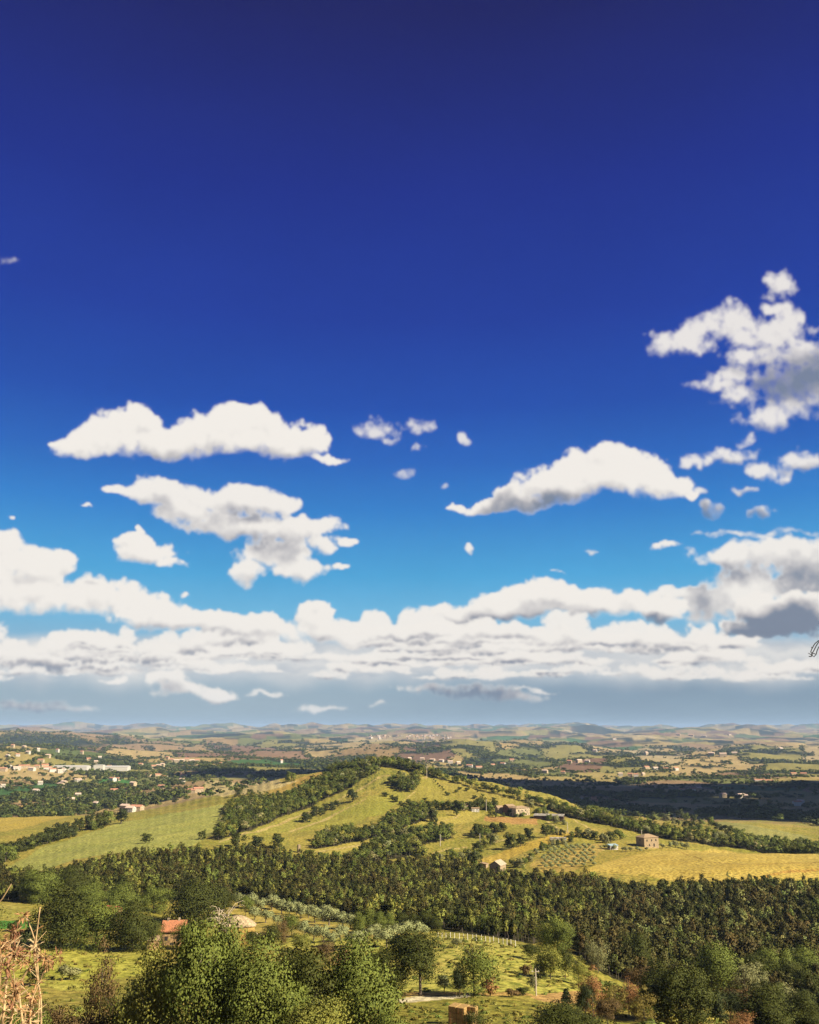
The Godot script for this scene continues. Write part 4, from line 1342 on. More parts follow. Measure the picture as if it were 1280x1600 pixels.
func near_trees() -> void:
	rng.seed = 800
	for f: Array in [
		# along the pale track
		[657, 1556, 104, 92, "standard", "dark", "oak", "big dark oak with a bare trunk standing at the pale track"],
		[741, 1556, 88, 78, "airy", "green", "tree", "loose yellow-green tree right of the big oak, light showing through its crown"],
		[766, 1556, 32, 34, "shrub", "rust", "bush", "rust-red bush at the foot of the loose yellow-green tree"],
		[718, 1558, 50, 34, "thicket", "deep", "bush", "dark bush in the shade between the oak and the loose tree"],
		[602, 1560, 78, 66, "oak", "dark", "tree", "dark tree leaning in beside the big oak, left of the track"],
		[577, 1570, 60, 50, "oak", "green", "tree", "green tree with a ragged top at the left end of the track"],
		[800, 1558, 16, 24, "shrub", "brown", "bush", "low brown bush at the right end of the pale track"],
		[818, 1556, 14, 22, "shrub", "dark", "bush", "low dark bush on the bank left of the utility pole"],
		# shrubs of the olive terrace
		[537, 1526, 48, 36, "airy", "pink", "bush", "dry pinkish bush standing over the near treetops"],
		[508, 1510, 44, 44, "airy", "brown", "tree", "olive-brown thin tree beside the dry pinkish bush"],
		[440, 1476, 40, 26, "airy", "brown", "tree", "leafless brown small tree above the near treetops"],
		[455, 1464, 34, 34, "thicket", "green", "bush", "fresh green bush in the upper olive grove"],
		[422, 1482, 36, 34, "thicket", "dark", "bush", "dark bush between the straw stack and the brown tree"],
		[470, 1488, 30, 36, "thicket", "lime", "bush", "light green bush on the terrace under the olives"],
		# beyond the left edge
		[-40, 1500, 80, 80, "oak", "dark", "oak", "dark oak at the far left end of the small pale field"],
		[-110, 1600, 120, 110, "oak", "green", "oak", "green oak below the left end of the lime meadow"],
		# the near treetops along the bottom
		[302, 1668, 232, 128, "oak", "green", "oak", "largest leafy oak filling the bottom, below the red tiled roof"],
		[404, 1668, 176, 130, "oak", "green", "oak", "leafy oak right of the largest one, with pale twigs"],
		[232, 1668, 168, 110, "oak", "lime", "oak", "light green oak left of the largest one"],
		[478, 1664, 160, 130, "oak", "dark", "oak", "dark oak in the middle of the bottom treetops"],
		[560, 1662, 172, 130, "oak", "green", "oak", "oak with a bare twig at the right end of the near treetops"],
		[500, 1676, 110, 110, "oak", "lime", "oak", "light green low treetop at the very bottom between two oaks"],
		[610, 1668, 90, 70, "thicket", "green", "bush", "leafy bush at the bottom beside the grass with the bales"],
		[352, 1640, 176, 100, "oak", "green", "oak", "dark oak behind the largest one, below the straw stack"],
		[450, 1600, 118, 90, "oak", "dark", "oak", "dark treetop under the leafless brown tree"],
		[152, 1640, 150, 62, "airy", "brown", "tree", "thin dark-brown tree at the edge of the lime meadow"],
		[180, 1655, 110, 76, "airy", "dark", "tree", "loose dark tree beside the thin brown one"],
		[75, 1660, 84, 90, "thicket", "brown", "bush", "brown scrubby bush behind the dry thistles"],
		[125, 1665, 80, 80, "thicket", "brown", "bush", "brown-green scrub at the bottom between thistles and oaks"],
		[30, 1668, 90, 80, "thicket", "green", "bush", "green bush in the bottom corner behind the thistles"],
		[108, 1531, 27, 38, "shrub", "pale", "bush", "single pale round bush on the lime meadow"],
		[56, 1540, 34, 40, "shrub", "dark", "bush", "dark bush behind the dry thistles on the lime meadow"],
		[24, 1456, 18, 24, "shrub", "dark", "bush", "small dark bush on the vivid green strip"],
		[38, 1484, 42, 46, "shrub", "deep", "bush", "dark bush at the lower left end of the house trees"],
		# round the red-roofed house
		[92, 1482, 88, 100, "oak", "dark", "oak", "broad dark tree at the left end of the house garden"],
		[148, 1484, 74, 78, "oak", "green", "oak", "dark tree second from the left in the house garden"],
		[205, 1486, 70, 76, "oak", "dark", "oak", "dark tree just left of the red tiled roof"],
		[236, 1482, 44, 40, "oak", "dark", "tree", "small dark tree in front of the left end of the red roof"],
		[305, 1446, 72, 96, "oak", "dark", "oak", "great round dark tree behind the red tiled roof"],
		[190, 1428, 44, 60, "oak", "green", "tree", "dark tree behind the small second red roof"],
		[240, 1426, 40, 54, "oak", "green", "tree", "green tree behind the ridge of the red tiled roof"],
		[140, 1420, 40, 50, "oak", "green", "tree", "green tree in the dip behind the broad dark garden tree"],
		[60, 1412, 54, 60, "oak", "green", "tree", "dark tree behind the small pale field"],
		[110, 1408, 48, 60, "oak", "dark", "tree", "dark tree to the right behind the small pale field"],
		[350, 1424, 34, 36, "oak", "dark", "tree", "dark tree behind the bleached dead tree"],
		[384, 1432, 32, 30, "thicket", "green", "bush", "green bush between the dead tree and the olives"],
		[288, 1484, 44, 52, "thicket", "green", "bush", "green bush growing against the front of the red-roofed house"],
		[395, 1484, 30, 36, "thicket", "dark", "bush", "dark bush in front of the straw stack's right end"],
		[345, 1484, 28, 44, "thicket", "green", "bush", "green bush in front of the straw stack's left end"],
		# the lower right
		[886, 1586, 40, 36, "fir", "deep", "conifer", "small dark conifer-like tree on the grass edge left of the rusty trees"],
		[927, 1590, 72, 46, "airy", "rust", "tree", "dark tree with a rust-red top among the bushes at the bottom"],
		[916, 1592, 52, 36, "thicket", "deep", "bush", "black-green bush under the rust-red tree"],
		[962, 1592, 50, 40, "airy", "yellow", "tree", "yellow-leaved small tree right of the rust-red one"],
		[983, 1588, 60, 40, "airy", "rust", "tree", "second rusty tree, behind the yellow-leaved one"],
		[1008, 1600, 52, 44, "airy", "yellow", "tree", "golden-brown small tree at the bottom right of the yellow one"],
		[950, 1604, 44, 44, "thicket", "brown", "bush", "brown bush in front of the yellow-leaved tree"],
		[1066, 1604, 96, 96, "oak", "dark", "oak", "large dark oak in the middle of the lower right slope"],
		[1030, 1580, 70, 60, "oak", "dark", "oak", "dark treetop left of the large dark oak"],
		[1122, 1558, 84, 72, "oak", "green", "oak", "tall leafy tree above the orange track"],
		[1166, 1562, 56, 60, "airy", "pale", "tree", "pale grey-green tree right above the orange track"],
		[1188, 1558, 48, 40, "airy", "pale", "tree", "smaller pale tree behind the grey-green one"],
		[1126, 1606, 56, 36, "fir", "deep", "conifer", "dark conifer below the orange track"],
		[1200, 1616, 70, 96, "oak", "dark", "oak", "broad dark treetop beside the small white post"],
		[1262, 1618, 60, 70, "oak", "dark", "oak", "dark treetop in the bottom right corner"],
		[1222, 1580, 42, 50, "thicket", "green", "bush", "green bushes' crown right of the orange track"],
		[1236, 1560, 60, 50, "oak", "dark", "oak", "dark tree on the right edge of the slope over the track"],
		[1160, 1626, 44, 44, "airy", "rust", "bush", "reddish dry bush at the very bottom of the slope"],
		[935, 1520, 50, 40, "airy", "pale", "tree", "pale sparkling tree at the meadow's upper corner"],
		[860, 1530, 50, 50, "thicket", "lime", "bush", "light green rounded bush at the meadow's right end"],
		[884, 1530, 44, 38, "thicket", "dark", "bush", "dark bush between the meadow and the wood"],
		[872, 1490, 54, 44, "oak", "green", "tree", "green tree at the corner where meadow meets wood"],
		[905, 1540, 46, 30, "airy", "lime", "tree", "yellow-green thin tree over the orange earth bank"],
		[832, 1500, 26, 34, "thicket", "dark", "bush", "dark bush on the upper right edge of the meadow"],
		[856, 1482, 40, 40, "oak", "lime", "tree", "light olive-coloured tree at the right end of the fence posts"],
		[990, 1530, 70, 60, "oak", "dark", "oak", "dark tree inside the wood behind the rusty trees"],
		[880, 1630, 56, 110, "oak", "dark", "oak", "dark sprawling twigs in front of the grass right of the bales"],
		[742, 1626, 52, 44, "airy", "dark", "tree", "dark twiggy treetop just in front of the bales"],
	]:
		var c := "shrub" if f[6] == "bush" else "tree"
		tree_at(f[0], f[1], f[2], f[3], f[4], f[5], f[6], f[7], "", c)
	var p := spot(590, 1450)
	row("560,1456 580,1452 600,1454 620,1450 642,1452 664,1452 690,1456", 26, 16, "green,dark,lime", "forest_edge_tree", "leafy tree on the near forest edge above the olive row", "trees on the near forest edge", "oak")
	row("1010,1566 1050,1572 1096,1590 1140,1596 1180,1592 1220,1600 1256,1590 1284,1572", 50, 24, "dark,green,deep,brown,pale", "slope_tree", "bushy tree at the foot of the dark wooded slope", "bushy trees at the foot of the wooded slope", "thicket")
	row("1180,1545 1215,1548 1250,1545 1285,1540", 56, 26, "dark,green,deep", "slope_tree", "taller tree over the foot of the dark wooded slope", "taller trees at the foot of the wooded slope", "oak")
	row("726,1453 748,1457 770,1461 792,1465 815,1471", 26, 16, "dark,green", "forest_edge_tree", "leafy tree behind the row of fence posts", "trees behind the fence posts", "oak")

func made_things() -> void:
	var plaster := mat("ochre_plaster", Color(0.46, 0.30, 0.15), 0.95, "plaster", 0.12)
	var cream := mat("cream_plaster", Color(0.62, 0.50, 0.34), 0.95, "plaster", 0.12)
	var stone := mat("pale_stone", Color(0.50, 0.38, 0.24), 0.95, "stone", 0.2)
	var brick := mat("brown_brick", Color(0.30, 0.15, 0.09), 0.95, "stone", 0.2)
	var tiles := mat("terracotta", Color(0.38, 0.16, 0.09), 0.9, "stone", 0.35)
	var tan_roof := mat("weathered_tile", Color(0.50, 0.36, 0.22), 0.9, "stone", 0.3)
	var grey_roof := mat("grey_sheet", Color(0.46, 0.42, 0.36), 0.8, "plaster", 0.1)
	var white := mat("white_wall", Color(0.70, 0.66, 0.58), 0.9, "plaster", 0.1)
	var p: Vector3
	# the house among the near trees
	p = spot(266, 1478)
	var h := house("tiled_house", "ochre house with a red tiled roof half hidden among dark trees", "house", p + Vector3(0, -1.4, -4), 8.0, Vector3(6.3, 5.2, 6.2), "gable", 2.1, plaster, tiles, [[0, -1.9, 2.6, 0.9, 1.2], [0, 1.5, 2.6, 0.9, 1.2], [0, -0.2, 0.0, 1.1, 2.1], [3, 0.0, 2.6, 0.9, 1.2]])
	tile_roof(h, Vector3(6.3, 5.2, 6.2), 2.1)
	for k in [-2.2, 1.0]:
		var s := start()
		box(s, Vector3(k, 6.9, -0.3), Vector3(k + 0.5, 8.2, 0.3))
		part("chimney", s, cream, h.get_node("roof"))
	p = spot(176, 1440)
	house("garden_shed", "small shed with a bright red roof between the garden trees", "shed", p, -18.0, Vector3(5, 3.9, 3.6), "gable", 1.3, plaster, mat("red_sheet", Color(0.34, 0.08, 0.05), 0.7), [])
	p = spot(238, 1484)
	house("garden_shed", "low orange shed at the meadow edge under the dark garden trees", "shed", p, 20.0, Vector3(3.4, 2.6, 3), "shed", 0.5, plaster, tan_roof, [])
	# the hill
	p = spot(1012, 1322)
	house("square_house", "square stone house with a hipped pale roof above the golden field", "house", p, 24.0, Vector3(13, 6.6, 9.5), "hip", 2.0, stone, tan_roof, [[0, -4.0, 3.8, 1.1, 1.4], [0, 0.2, 3.8, 1.1, 1.4], [0, 4.0, 3.8, 1.1, 1.4], [0, -2.0, 0.6, 1.1, 1.4], [0, 2.2, 0.0, 1.2, 2.2], [3, 0, 3.8, 1.0, 1.3]])
	p = spot(958, 1327)
	house("metal_shed", "low shed with a white front and grey-blue roof left of the square house", "shed", p, 14.0, Vector3(6, 2.6, 4), "shed", 0.6, white, mat("blue_sheet", Color(0.30, 0.40, 0.42), 0.6), [])
	p = spot(778, 1364)
	house("stone_barn", "pale stone barn with a bright gable at the upper forest edge", "barn", p, 62.0, Vector3(9, 5.0, 7), "gable", 2.2, stone, mat("pale_tile", Color(0.62, 0.52, 0.38), 0.9, "stone", 0.3), [[1, 0.0, 2.6, 0.8, 0.9]])
	p = spot(757, 1356)
	house("stone_barn", "low lean-to hut just left of the stone barn", "hut", p, 62.0, Vector3(4, 2.4, 4), "shed", 0.6, stone, tan_roof, [])
	p = spot(812, 1274)
	house("farmhouse", "large farmhouse with a dark brick end and cream front on the hill's flank", "house", p, 32.0, Vector3(16, 6.8, 10), "hip", 1.6, cream, tan_roof, [[0, -5, 3.8, 1.1, 1.3], [0, -1, 3.8, 1.1, 1.3], [0, 3, 3.8, 1.1, 1.3], [0, -3, 0.0, 1.3, 2.2], [0, 4, 0.6, 1.1, 1.3]])
	p = spot(796, 1273)
	house("farmhouse", "brown brick wing built against the left end of the large farmhouse", "house", p + Vector3(0, 0, -1), 32.0, Vector3(8, 7.6, 8), "gable", 1.4, brick, tan_roof, [[0, 0, 3.8, 1, 1.3]])
	p = spot(786, 1270)
	house("farmhouse", "cream two-part cottage left of the large farmhouse", "house", p, 18.0, Vector3(13, 4.6, 7), "gable", 1.8, cream, tan_roof, [[0, -4, 2.0, 1, 1.2], [0, 0, 0, 1.1, 2.1], [0, 4, 2.0, 1, 1.2]])
	p = spot(720, 1264)
	house("cottage", "low cream cottage with a flat tan roof half hidden by garden trees", "house", p, 10.0, Vector3(13, 3.4, 7), "gable", 1.5, cream, tan_roof, [[0, -3, 1.4, 1, 1.2], [0, 2, 0, 1.1, 2.1]])
	p = spot(743, 1268)
	house("cottage", "tiny white outbuilding beside the low cream cottage", "shed", p, 0.0, Vector3(7, 2.8, 4), "shed", 0.5, white, tan_roof, [])
	p = spot(858, 1281)
	house("long_shed", "long open shed with a pale sheet roof and dark front by the farmhouse", "shed", p, -16.0, Vector3(26, 3.6, 9), "shed", 1.0, mat("dark_boards", Color(0.10, 0.055, 0.04), 0.9, "stone", 0.2), grey_roof, [])
	p = spot(872, 1313)
	house("animal_shelter", "low white shelter at the end of the stubble field", "shed", p, 0.0, Vector3(12, 1.6, 3), "shed", 0.3, white, grey_roof, [])
	p = spot(467, 1332)
	var s0 := start()
	box(s0, Vector3(-0.8, -1.5, -1.5), Vector3(0.8, 5.0, 1.5))
	part("wall", s0, stone, thing("stone_pillar", "pale stone pillar ruin at the left end of the mown strip", "ruin", p, 20.0))
	var k := 0
	for f: Array in [[899, 1250, 10, "tall cream house at the top of the right ridge", -20], [908, 1251, 8, "white house next to the tall cream one on the right ridge", 15], [929, 1252, 9, "pink house third along the right ridge", 25], [948, 1255, 9, "cream house at the crest behind the straw field's top", 10], [962, 1256, 8, "small house behind trees at the top of the straw field", -15], [987, 1262, 14, "largest pale house behind the row of ridge trees", 20], [1033, 1270, 11, "white house in the middle of the ridge row", 0], [1072, 1277, 10, "white house at the lower end of the ridge row", 12]]:
		p = spot(f[0], f[1])
		house("ridge_house", f[3], "house", p, f[4], Vector3(f[2] * 1.2, 5.0 + (k % 3) * 1.2, 8), "gable", 1.8, [cream, white, mat("pink_plaster", Color(0.55, 0.28, 0.18), 0.95), stone][k % 4], [tiles, tan_roof][k % 2], [[0, -2, 2.6, 1.1, 1.3], [0, 2, 2.6, 1.1, 1.3]])
		k += 1
	# poles
	var poles := [[838, 1556, 39, "weathered wooden utility pole standing on the orange earth bank"], [667, 1215, 17, "utility pole on the hilltop skyline"], [760, 1268, 18, "utility pole beside the garden trees of the low houses"], [688, 1322, 17, "utility pole in the rough pasture under the round tree"], [703, 1306, 12, "utility pole at the end of the overgrown hedge"], [750, 1316, 13, "utility pole in the rough pasture near the stubble field"], [887, 1300, 15, "utility pole among the hedge trees left of the square house"], [1003, 1310, 13, "utility pole directly behind the square house"], [197, 1266, 15, "utility pole in the valley above the big dense dark tree"], [1153, 1586, 32, "small pale post beside the broad dark treetop"]]
	for f: Array in poles:
		p = spot(f[0], f[1])
		var high := metres(p, f[2])
		var o := thing("utility_pole", f[3], "pole", p)
		var s := start()
		var w := 0.13 if p.z > -300 else 0.30
		tube(s, [Vector3(0, -0.8, 0), Vector3(0, high * 0.5, 0), Vector3(0, high, 0)], [w, w * 0.9, w * 0.75], 8)
		part("shaft", s, mat("grey_wood", Color(0.42, 0.36, 0.28), 0.9), o)
		s = start()
		box(s, Vector3(-0.7, high - 0.6, -0.06 - w), Vector3(0.7, high - 0.48, 0.06 - w))
		part("crossarm", s, mat("grey_wood", Color.GRAY), o)
		for e in [-0.6, 0.6]:
			s = start()
			tube(s, [Vector3(e, high - 0.48, -w), Vector3(e, high - 0.28, -w)], [0.05, 0.03], 6)
			part("insulator", s, mat("porcelain", Color(0.6, 0.58, 0.52), 0.3), o)
	# the row of fence posts along the upper meadow
	p = spot(690, 1464)
	var fence := thing("post_fence", "row of grey fence posts with wire along the meadow's upper edge", "fence", p)
	var tops := []
	for i in 19:
		var t := i / 18.0
		var q := spot(lerpf(684.0, 806.0, t) + rng.randf_range(-0.8, 0.8), 1465.5 + 9.0 * t * t + 4.0 * t)
		var s := start()
		var high := metres(q, rng.randf_range(7.5, 9.5))
		tube(s, [q - p - Vector3(0, 0.4, 0), q - p + Vector3(rng.randf_range(-0.06, 0.06), high, 0)], [0.13, 0.11], 6)
		part("post", s, mat("fence_wood", Color(0.62, 0.57, 0.47), 0.9), fence)
		tops.append(q - p + Vector3(0, high * 0.85, 0))
	for level in 2:
		var s := start()
		var line := []
		var widths := []
		for q: Vector3 in tops:
			line.append(q - Vector3(0, 0.45 * level, 0))
			widths.append(0.012)
		tube(s, line, widths, 4)
		part("wire", s, mat("wire", Color(0.3, 0.3, 0.3), 0.5), fence)
	hay()
	straw_stack()

func tile_roof(h: Node3D, size: Vector3, rise: float) -> void:       # courses of barrel tiles on the side that the photograph shows
	var roof := h.get_node("roof") as MeshInstance3D
	var s := start()
	s.set_smooth_group(0)
	var run := Vector2(size.z / 2 + 0.45, rise + 0.45 * rise / (size.z / 2)).length()
	var down := Vector3(0, -rise, size.z / 2).normalized()
	var up := Vector3(0, size.z / 2, rise).normalized()
	var cols := 28
	var rows := 16
	var tone := RandomNumberGenerator.new()
	tone.seed = 7
	for c in cols:
		for r in rows:
			var x0 := lerpf(-size.x / 2 - 0.45, size.x / 2 + 0.45, float(c) / cols)
			var wide := (size.x + 0.9) / cols
			var base := Vector3(x0 + wide / 2, size.y + rise + 0.235, 0) + down * (run * r / rows) + up * tone.randf_range(0.0, 0.02)
			var length := run / rows * 1.12
			var col := Color(1, 1, 1) * tone.randf_range(0.7, 1.2)
			var prev := []
			for k in 4:
				var a := PI * k / 3.0
				var q := base + Vector3(-cos(a) * wide * 0.47, 0, 0) + up * sin(a) * 0.09
				var now := [q, q + down * length + up * 0.02]
				if k > 0:
					s.set_color(Color(col.r, col.g * tone.randf_range(0.85, 1.1), col.b))
					quad(s, prev[0], now[0], now[1], prev[1])
				prev = now
	var m := StandardMaterial3D.new()
	m.resource_name = "barrel_tiles"
	m.albedo_color = Color(0.46, 0.19, 0.085).linear_to_srgb()
	m.vertex_color_use_as_albedo = true
	m.roughness = 0.9
	var o := part("roof_tiles", s, m, roof)
	o.set_meta("kind", "stuff")

func hay() -> void:
	var m := mat("hay", Color(0.55, 0.36, 0.14), 1.0, "stone", 0.9)
	var base := spot(724, 1600)
	var turn := deg_to_rad(-28.0)
	var n := 0
	var tier := ["bottom", "second", "third", "top"]
	for y in 3:
		for k in 3:
			for j in 2:
				if y == 2 and k == 2 and j == 1:
					continue
				var size := Vector3(1.25, 0.78, 1.0)
				var at := base + Basis(Vector3.UP, turn) * Vector3((k - 1) * 1.28 + rng.randf_range(-0.03, 0.03), y * 0.785 + 0.02, (j - 0.5) * 1.03 + rng.randf_range(-0.03, 0.03))
				var o := thing("hay_bale", "square straw bale, %s tier, %s row, %s of three in the stack" % [tier[y], ["back", "front"][j], ["left end", "middle", "right end"][k]], "bale", at, rad_to_deg(turn) + rng.randf_range(-2, 2), "straw bales stacked on the grass")
				var s := start()
				bevel_box(s, size, 0.06)
				part("straw", s, m, o)
				for e in [-0.32, 0.32]:
					s = start()
					box(s, Vector3(e - 0.012, 0.0, -size.z / 2 - 0.012), Vector3(e + 0.012, size.y - 0.004, size.z / 2 + 0.012))
					part("twine", s, mat("twine", Color(0.36, 0.12, 0.06), 0.9), o)
				n += 1

func bevel_box(s: SurfaceTool, size: Vector3, b: float) -> void:     # stands on its base
	var x := size.x / 2
	var z := size.z / 2
	var levels := [[0.0, b], [b, 0.0], [size.y - b, 0.0], [size.y, b]]
	var last := []
	for l: Array in levels:
		var i: float = l[1]
		var ring := [Vector3(-x + i, l[0], -z + b), Vector3(-x + b, l[0], -z + i), Vector3(x - b, l[0], -z + i), Vector3(x - i, l[0], -z + b), Vector3(x - i, l[0], z - b), Vector3(x - b, l[0], z - i), Vector3(-x + b, l[0], z - i), Vector3(-x + i, l[0], z - b)]
		for k in 8:
			var k2 := (k + 1) % 8
			if last.size():
				quad(s, last[k2], ring[k2], ring[k], last[k])
		last = ring
	for k in range(1, 7):
		for q: Vector3 in [last[0], last[k], last[k + 1]]:
			s.add_vertex(q)

func straw_stack() -> void:
	var p := spot(368, 1476)
	var o := thing("straw_stack", "rounded straw stack with a pale sheet over its top, behind the near oaks", "straw stack", p + Vector3(0, 0, -3), 12.0)
	var n := noise(FastNoiseLite.TYPE_SIMPLEX_SMOOTH, 0.5, 3, 61)
	for top in 2:
		var s := start()
		s.set_smooth_group(0)
		var rings := 8
		var around := 28
		var last := []
		for r in rings + 1:
			var t := float(r) / rings
			var ring := []
			for k in around:
				var a := TAU * k / around
				var corner := pow(pow(absf(cos(a)), 4.0) + pow(absf(sin(a)), 4.0), -0.25)
				var y := 0.0
				var w := 1.0
				if top == 0:
					y = t * 5.6 - 0.6
					w = 1.0 - 0.10 * t
				else:
					y = 4.9 + 2.6 * (1.0 - pow(1.0 - t, 1.6)) - (0.25 if r == 0 else 0.0)
					w = lerpf(1.0, 0.0, t)
				var q := Vector3(cos(a) * corner * 5.4 * w, y, sin(a) * corner * 3.2 * w)
				q += Vector3(cos(a), 0, sin(a)) * n.get_noise_3d(q.x, q.y, q.z) * 0.35
				ring.append(q)
			if r > 0:
				for k in around:
					var k2 := (k + 1) % around
					quad(s, last[k], ring[k], ring[k2], last[k2])
			last = ring
		part("straw" if top == 0 else "cover_sheet", s, mat("straw", Color(0.56, 0.38, 0.11), 1.0, "stone", 0.5) if top == 0 else mat("sheet", Color(0.60, 0.46, 0.28), 0.8, "plaster", 0.3), o)
	# bleached dead trees next to it
	rng.seed = 77
	var bleached := mat("bleached_wood", Color(0.50, 0.40, 0.28), 0.9)
	var k := 0
	for f: Array in [[340, 1478, 52, "bleached dead tree with looping bare branches, left of the straw stack"], [352, 1478, 56, "tallest bleached dead tree beside the straw stack"], [402, 1482, 22, "pale fallen dead branch leaning off the straw stack's right end"], [206, 1484, 14, "pile of pale rubble and dead wood under the garden trees"]]:
		p = spot(f[0], f[1])
		var high := metres(p, f[2])
		var d := thing("dead_tree" if k < 3 else "dead_wood", f[3], "dead tree" if k < 3 else "dead wood", p + Vector3(0, 0, -1))
		var s := start()
		tube(s, [Vector3(0, -0.5, 0), Vector3(0.2, high * 0.4, 0.1), Vector3(0.1 + 0.4 * k, high * 0.8, 0)], [0.3, 0.2, 0.1], 7)
		part("trunk", s, bleached, d)
		for i in 16 if k < 3 else 14:
			s = start()
			var a := rng.randf() * TAU
			var y := high * rng.randf_range(0.25, 0.8)
			var long := high * rng.randf_range(0.25, 0.5) * (1.0 if k < 3 else 2.5)
			var from := Vector3(0.15, y, 0.05)
			var out := Vector3(cos(a), rng.randf_range(0.1, 0.9) * (1.0 if k < 3 else -0.1), sin(a) * 0.6) * long
			tube(s, [from, from + out * 0.5 + Vector3(0, long * 0.25, 0), from + out, from + out * 1.15 - Vector3(0, long * 0.22, 0)], [0.10, 0.07, 0.045, 0.02], 5)
			part("branch", s, bleached, d)
		k += 1

func far_houses() -> void:
	rng.seed = 900
	var white := mat("white_wall", Color.WHITE)
	var cream := mat("cream_plaster", Color.WHITE)
	var pale := mat("pale_roof", Color(0.55, 0.40, 0.30), 0.9)
	var roof := mat("far_terracotta", Color(0.42, 0.20, 0.12), 0.9)
	var proto := []
	for k in 4:
		proto.append([[white, pale], [cream, roof], [mat("far_white", Color(0.46, 0.43, 0.37), 0.9), roof], [cream, pale]][k])
	var list := [
		# x, y along sight lines; width in metres; group
		["villa on the near-left wooded hillside", "left hillside villas", "14,1200,16 26,1203,18 34,1201,14 42,1200,14 50,1204,16 58,1201,13 70,1199,18 74,1203,20 82,1206,16 94,1208,14 100,1206,12 108,1202,10 12,1183,12 28,1182,10 44,1178,12 60,1174,10 75,1184,14 20,1168,14 38,1169,16 90,1175,12 64,1191,16 128,1178,12 5,1205,18"],
		["pale farmhouse in the patchwork valley on the left", "farmhouses of the left valley", "95,1230,16 100,1226,14 122,1222,16 176,1221,16 184,1220,12 178,1240,14 3,1231,14 56,1240,12 63,1226,10 208,1228,14 226,1234,12 246,1214,14 258,1217,12 287,1215,16 300,1240,14 310,1239,16 285,1222,12 150,1262,10 196,1266,14 214,1268,16 204,1269,12 232,1213,12 252,1232,12 122,1246,10 110,1253,12"],
		["white factory-town house beside the long sheds", "town houses of the left valley", "268,1190,18 276,1192,18 284,1191,20 292,1190,18 300,1192,18 308,1191,16 262,1187,14 254,1198,14 248,1199,16 240,1201,14 220,1198,14 150,1194,12 138,1189,14 156,1187,12 131,1203,18 126,1206,16 171,1200,14"],
		["tiny pale house in the dark shaded valley", "houses in the shaded valley", "1066,1237,14 1081,1237,16 1092,1236,14 1130,1246,14 1158,1247,18 1164,1247,14 1252,1258,12 1246,1259,14 970,1213,16 985,1213,18 994,1214,18 852,1208,20 880,1209,16 1005,1212,14 440,1192,10 345,1196,10"],
		["pale building on the sunlit far plain", "buildings on the sunlit plain", "1112,1181,34 1130,1182,38 1148,1180,30 1010,1202,24 1024,1203,22 1040,1204,28 1056,1204,20 1186,1222,30 1200,1223,26 1240,1212,22 1256,1213,22 660,1189,20 676,1190,24 690,1191,22 704,1193,24 716,1195,20 734,1199,24 748,1202,26 640,1188,18 800,1190,22 890,1193,22 905,1192,26 918,1192,22 770,1198,20 786,1196,24 1080,1150,60 1100,1151,60 1140,1149,50 1060,1149,50 960,1156,40 1220,1172,30 1010,1180,24 930,1176,28"],
	]
	for g: Array in list:
		var places := []
		for word: String in g[2].split(" ", false):
			places.append(Array(word.split_floats(",")))
		places.sort()
		for i in places.size():
			var f: Array = places[i]
			var p := spot(f[0], f[1])
			if g == list[4] and p.z > -1800.0:
				continue
			var m: Array = proto[rng.randi() % 4]
			var far := clampf(-p.z / 2500.0, 1.0, 2.2)
			house("far_house", g[0] + ", " + nth(i, places.size()), "house", p, rng.randf_range(-40, 40), Vector3(f[2], rng.randf_range(5.5, 8.0) * far, f[2] * 0.7), "gable", 2.2 * far, m[0], m[1], [], g[1])
	for f: Array in [[112, 1203, 90, "long white factory shed in the left valley, the left one of two"], [166, 1203, 130, "longest white factory shed with a block at its left end, in the left valley"]]:
		var p := spot(f[0], f[1])
		house("factory_shed", f[3], "factory", p, 4.0, Vector3(f[2], 9, 40), "gable", 3.0, mat("far_white", Color.WHITE), mat("white_sheet", Color(0.42, 0.40, 0.36), 0.7), [])
	house("factory_shed", "tall white block at the left end of the longest factory shed", "factory", spot(155, 1203), 4.0, Vector3(26, 14, 24), "hip", 1.0, mat("far_white", Color.WHITE), mat("white_sheet", Color.WHITE), [])
	# the village on the ridge
	var across := []
	for i in 60:
		across.append(lerpf(575.0, 705.0, rng.randf()))
	across.sort()
	for i in 60:
		var p := spot(across[i], lerpf(1158.0, 1149.5, pow(rng.randf(), 0.5)))
		var w := rng.randf_range(14, 30)
		house("village_house", "tiny house of the village on the far wooded ridge, " + nth(i, 60), "house", p, rng.randf_range(-50, 50), Vector3(w, rng.randf_range(8, 16), w * 0.7), "gable", 4.0, proto[rng.randi() % 4][0], roof if rng.randf() < 0.7 else pale, [], "houses of the ridge village")

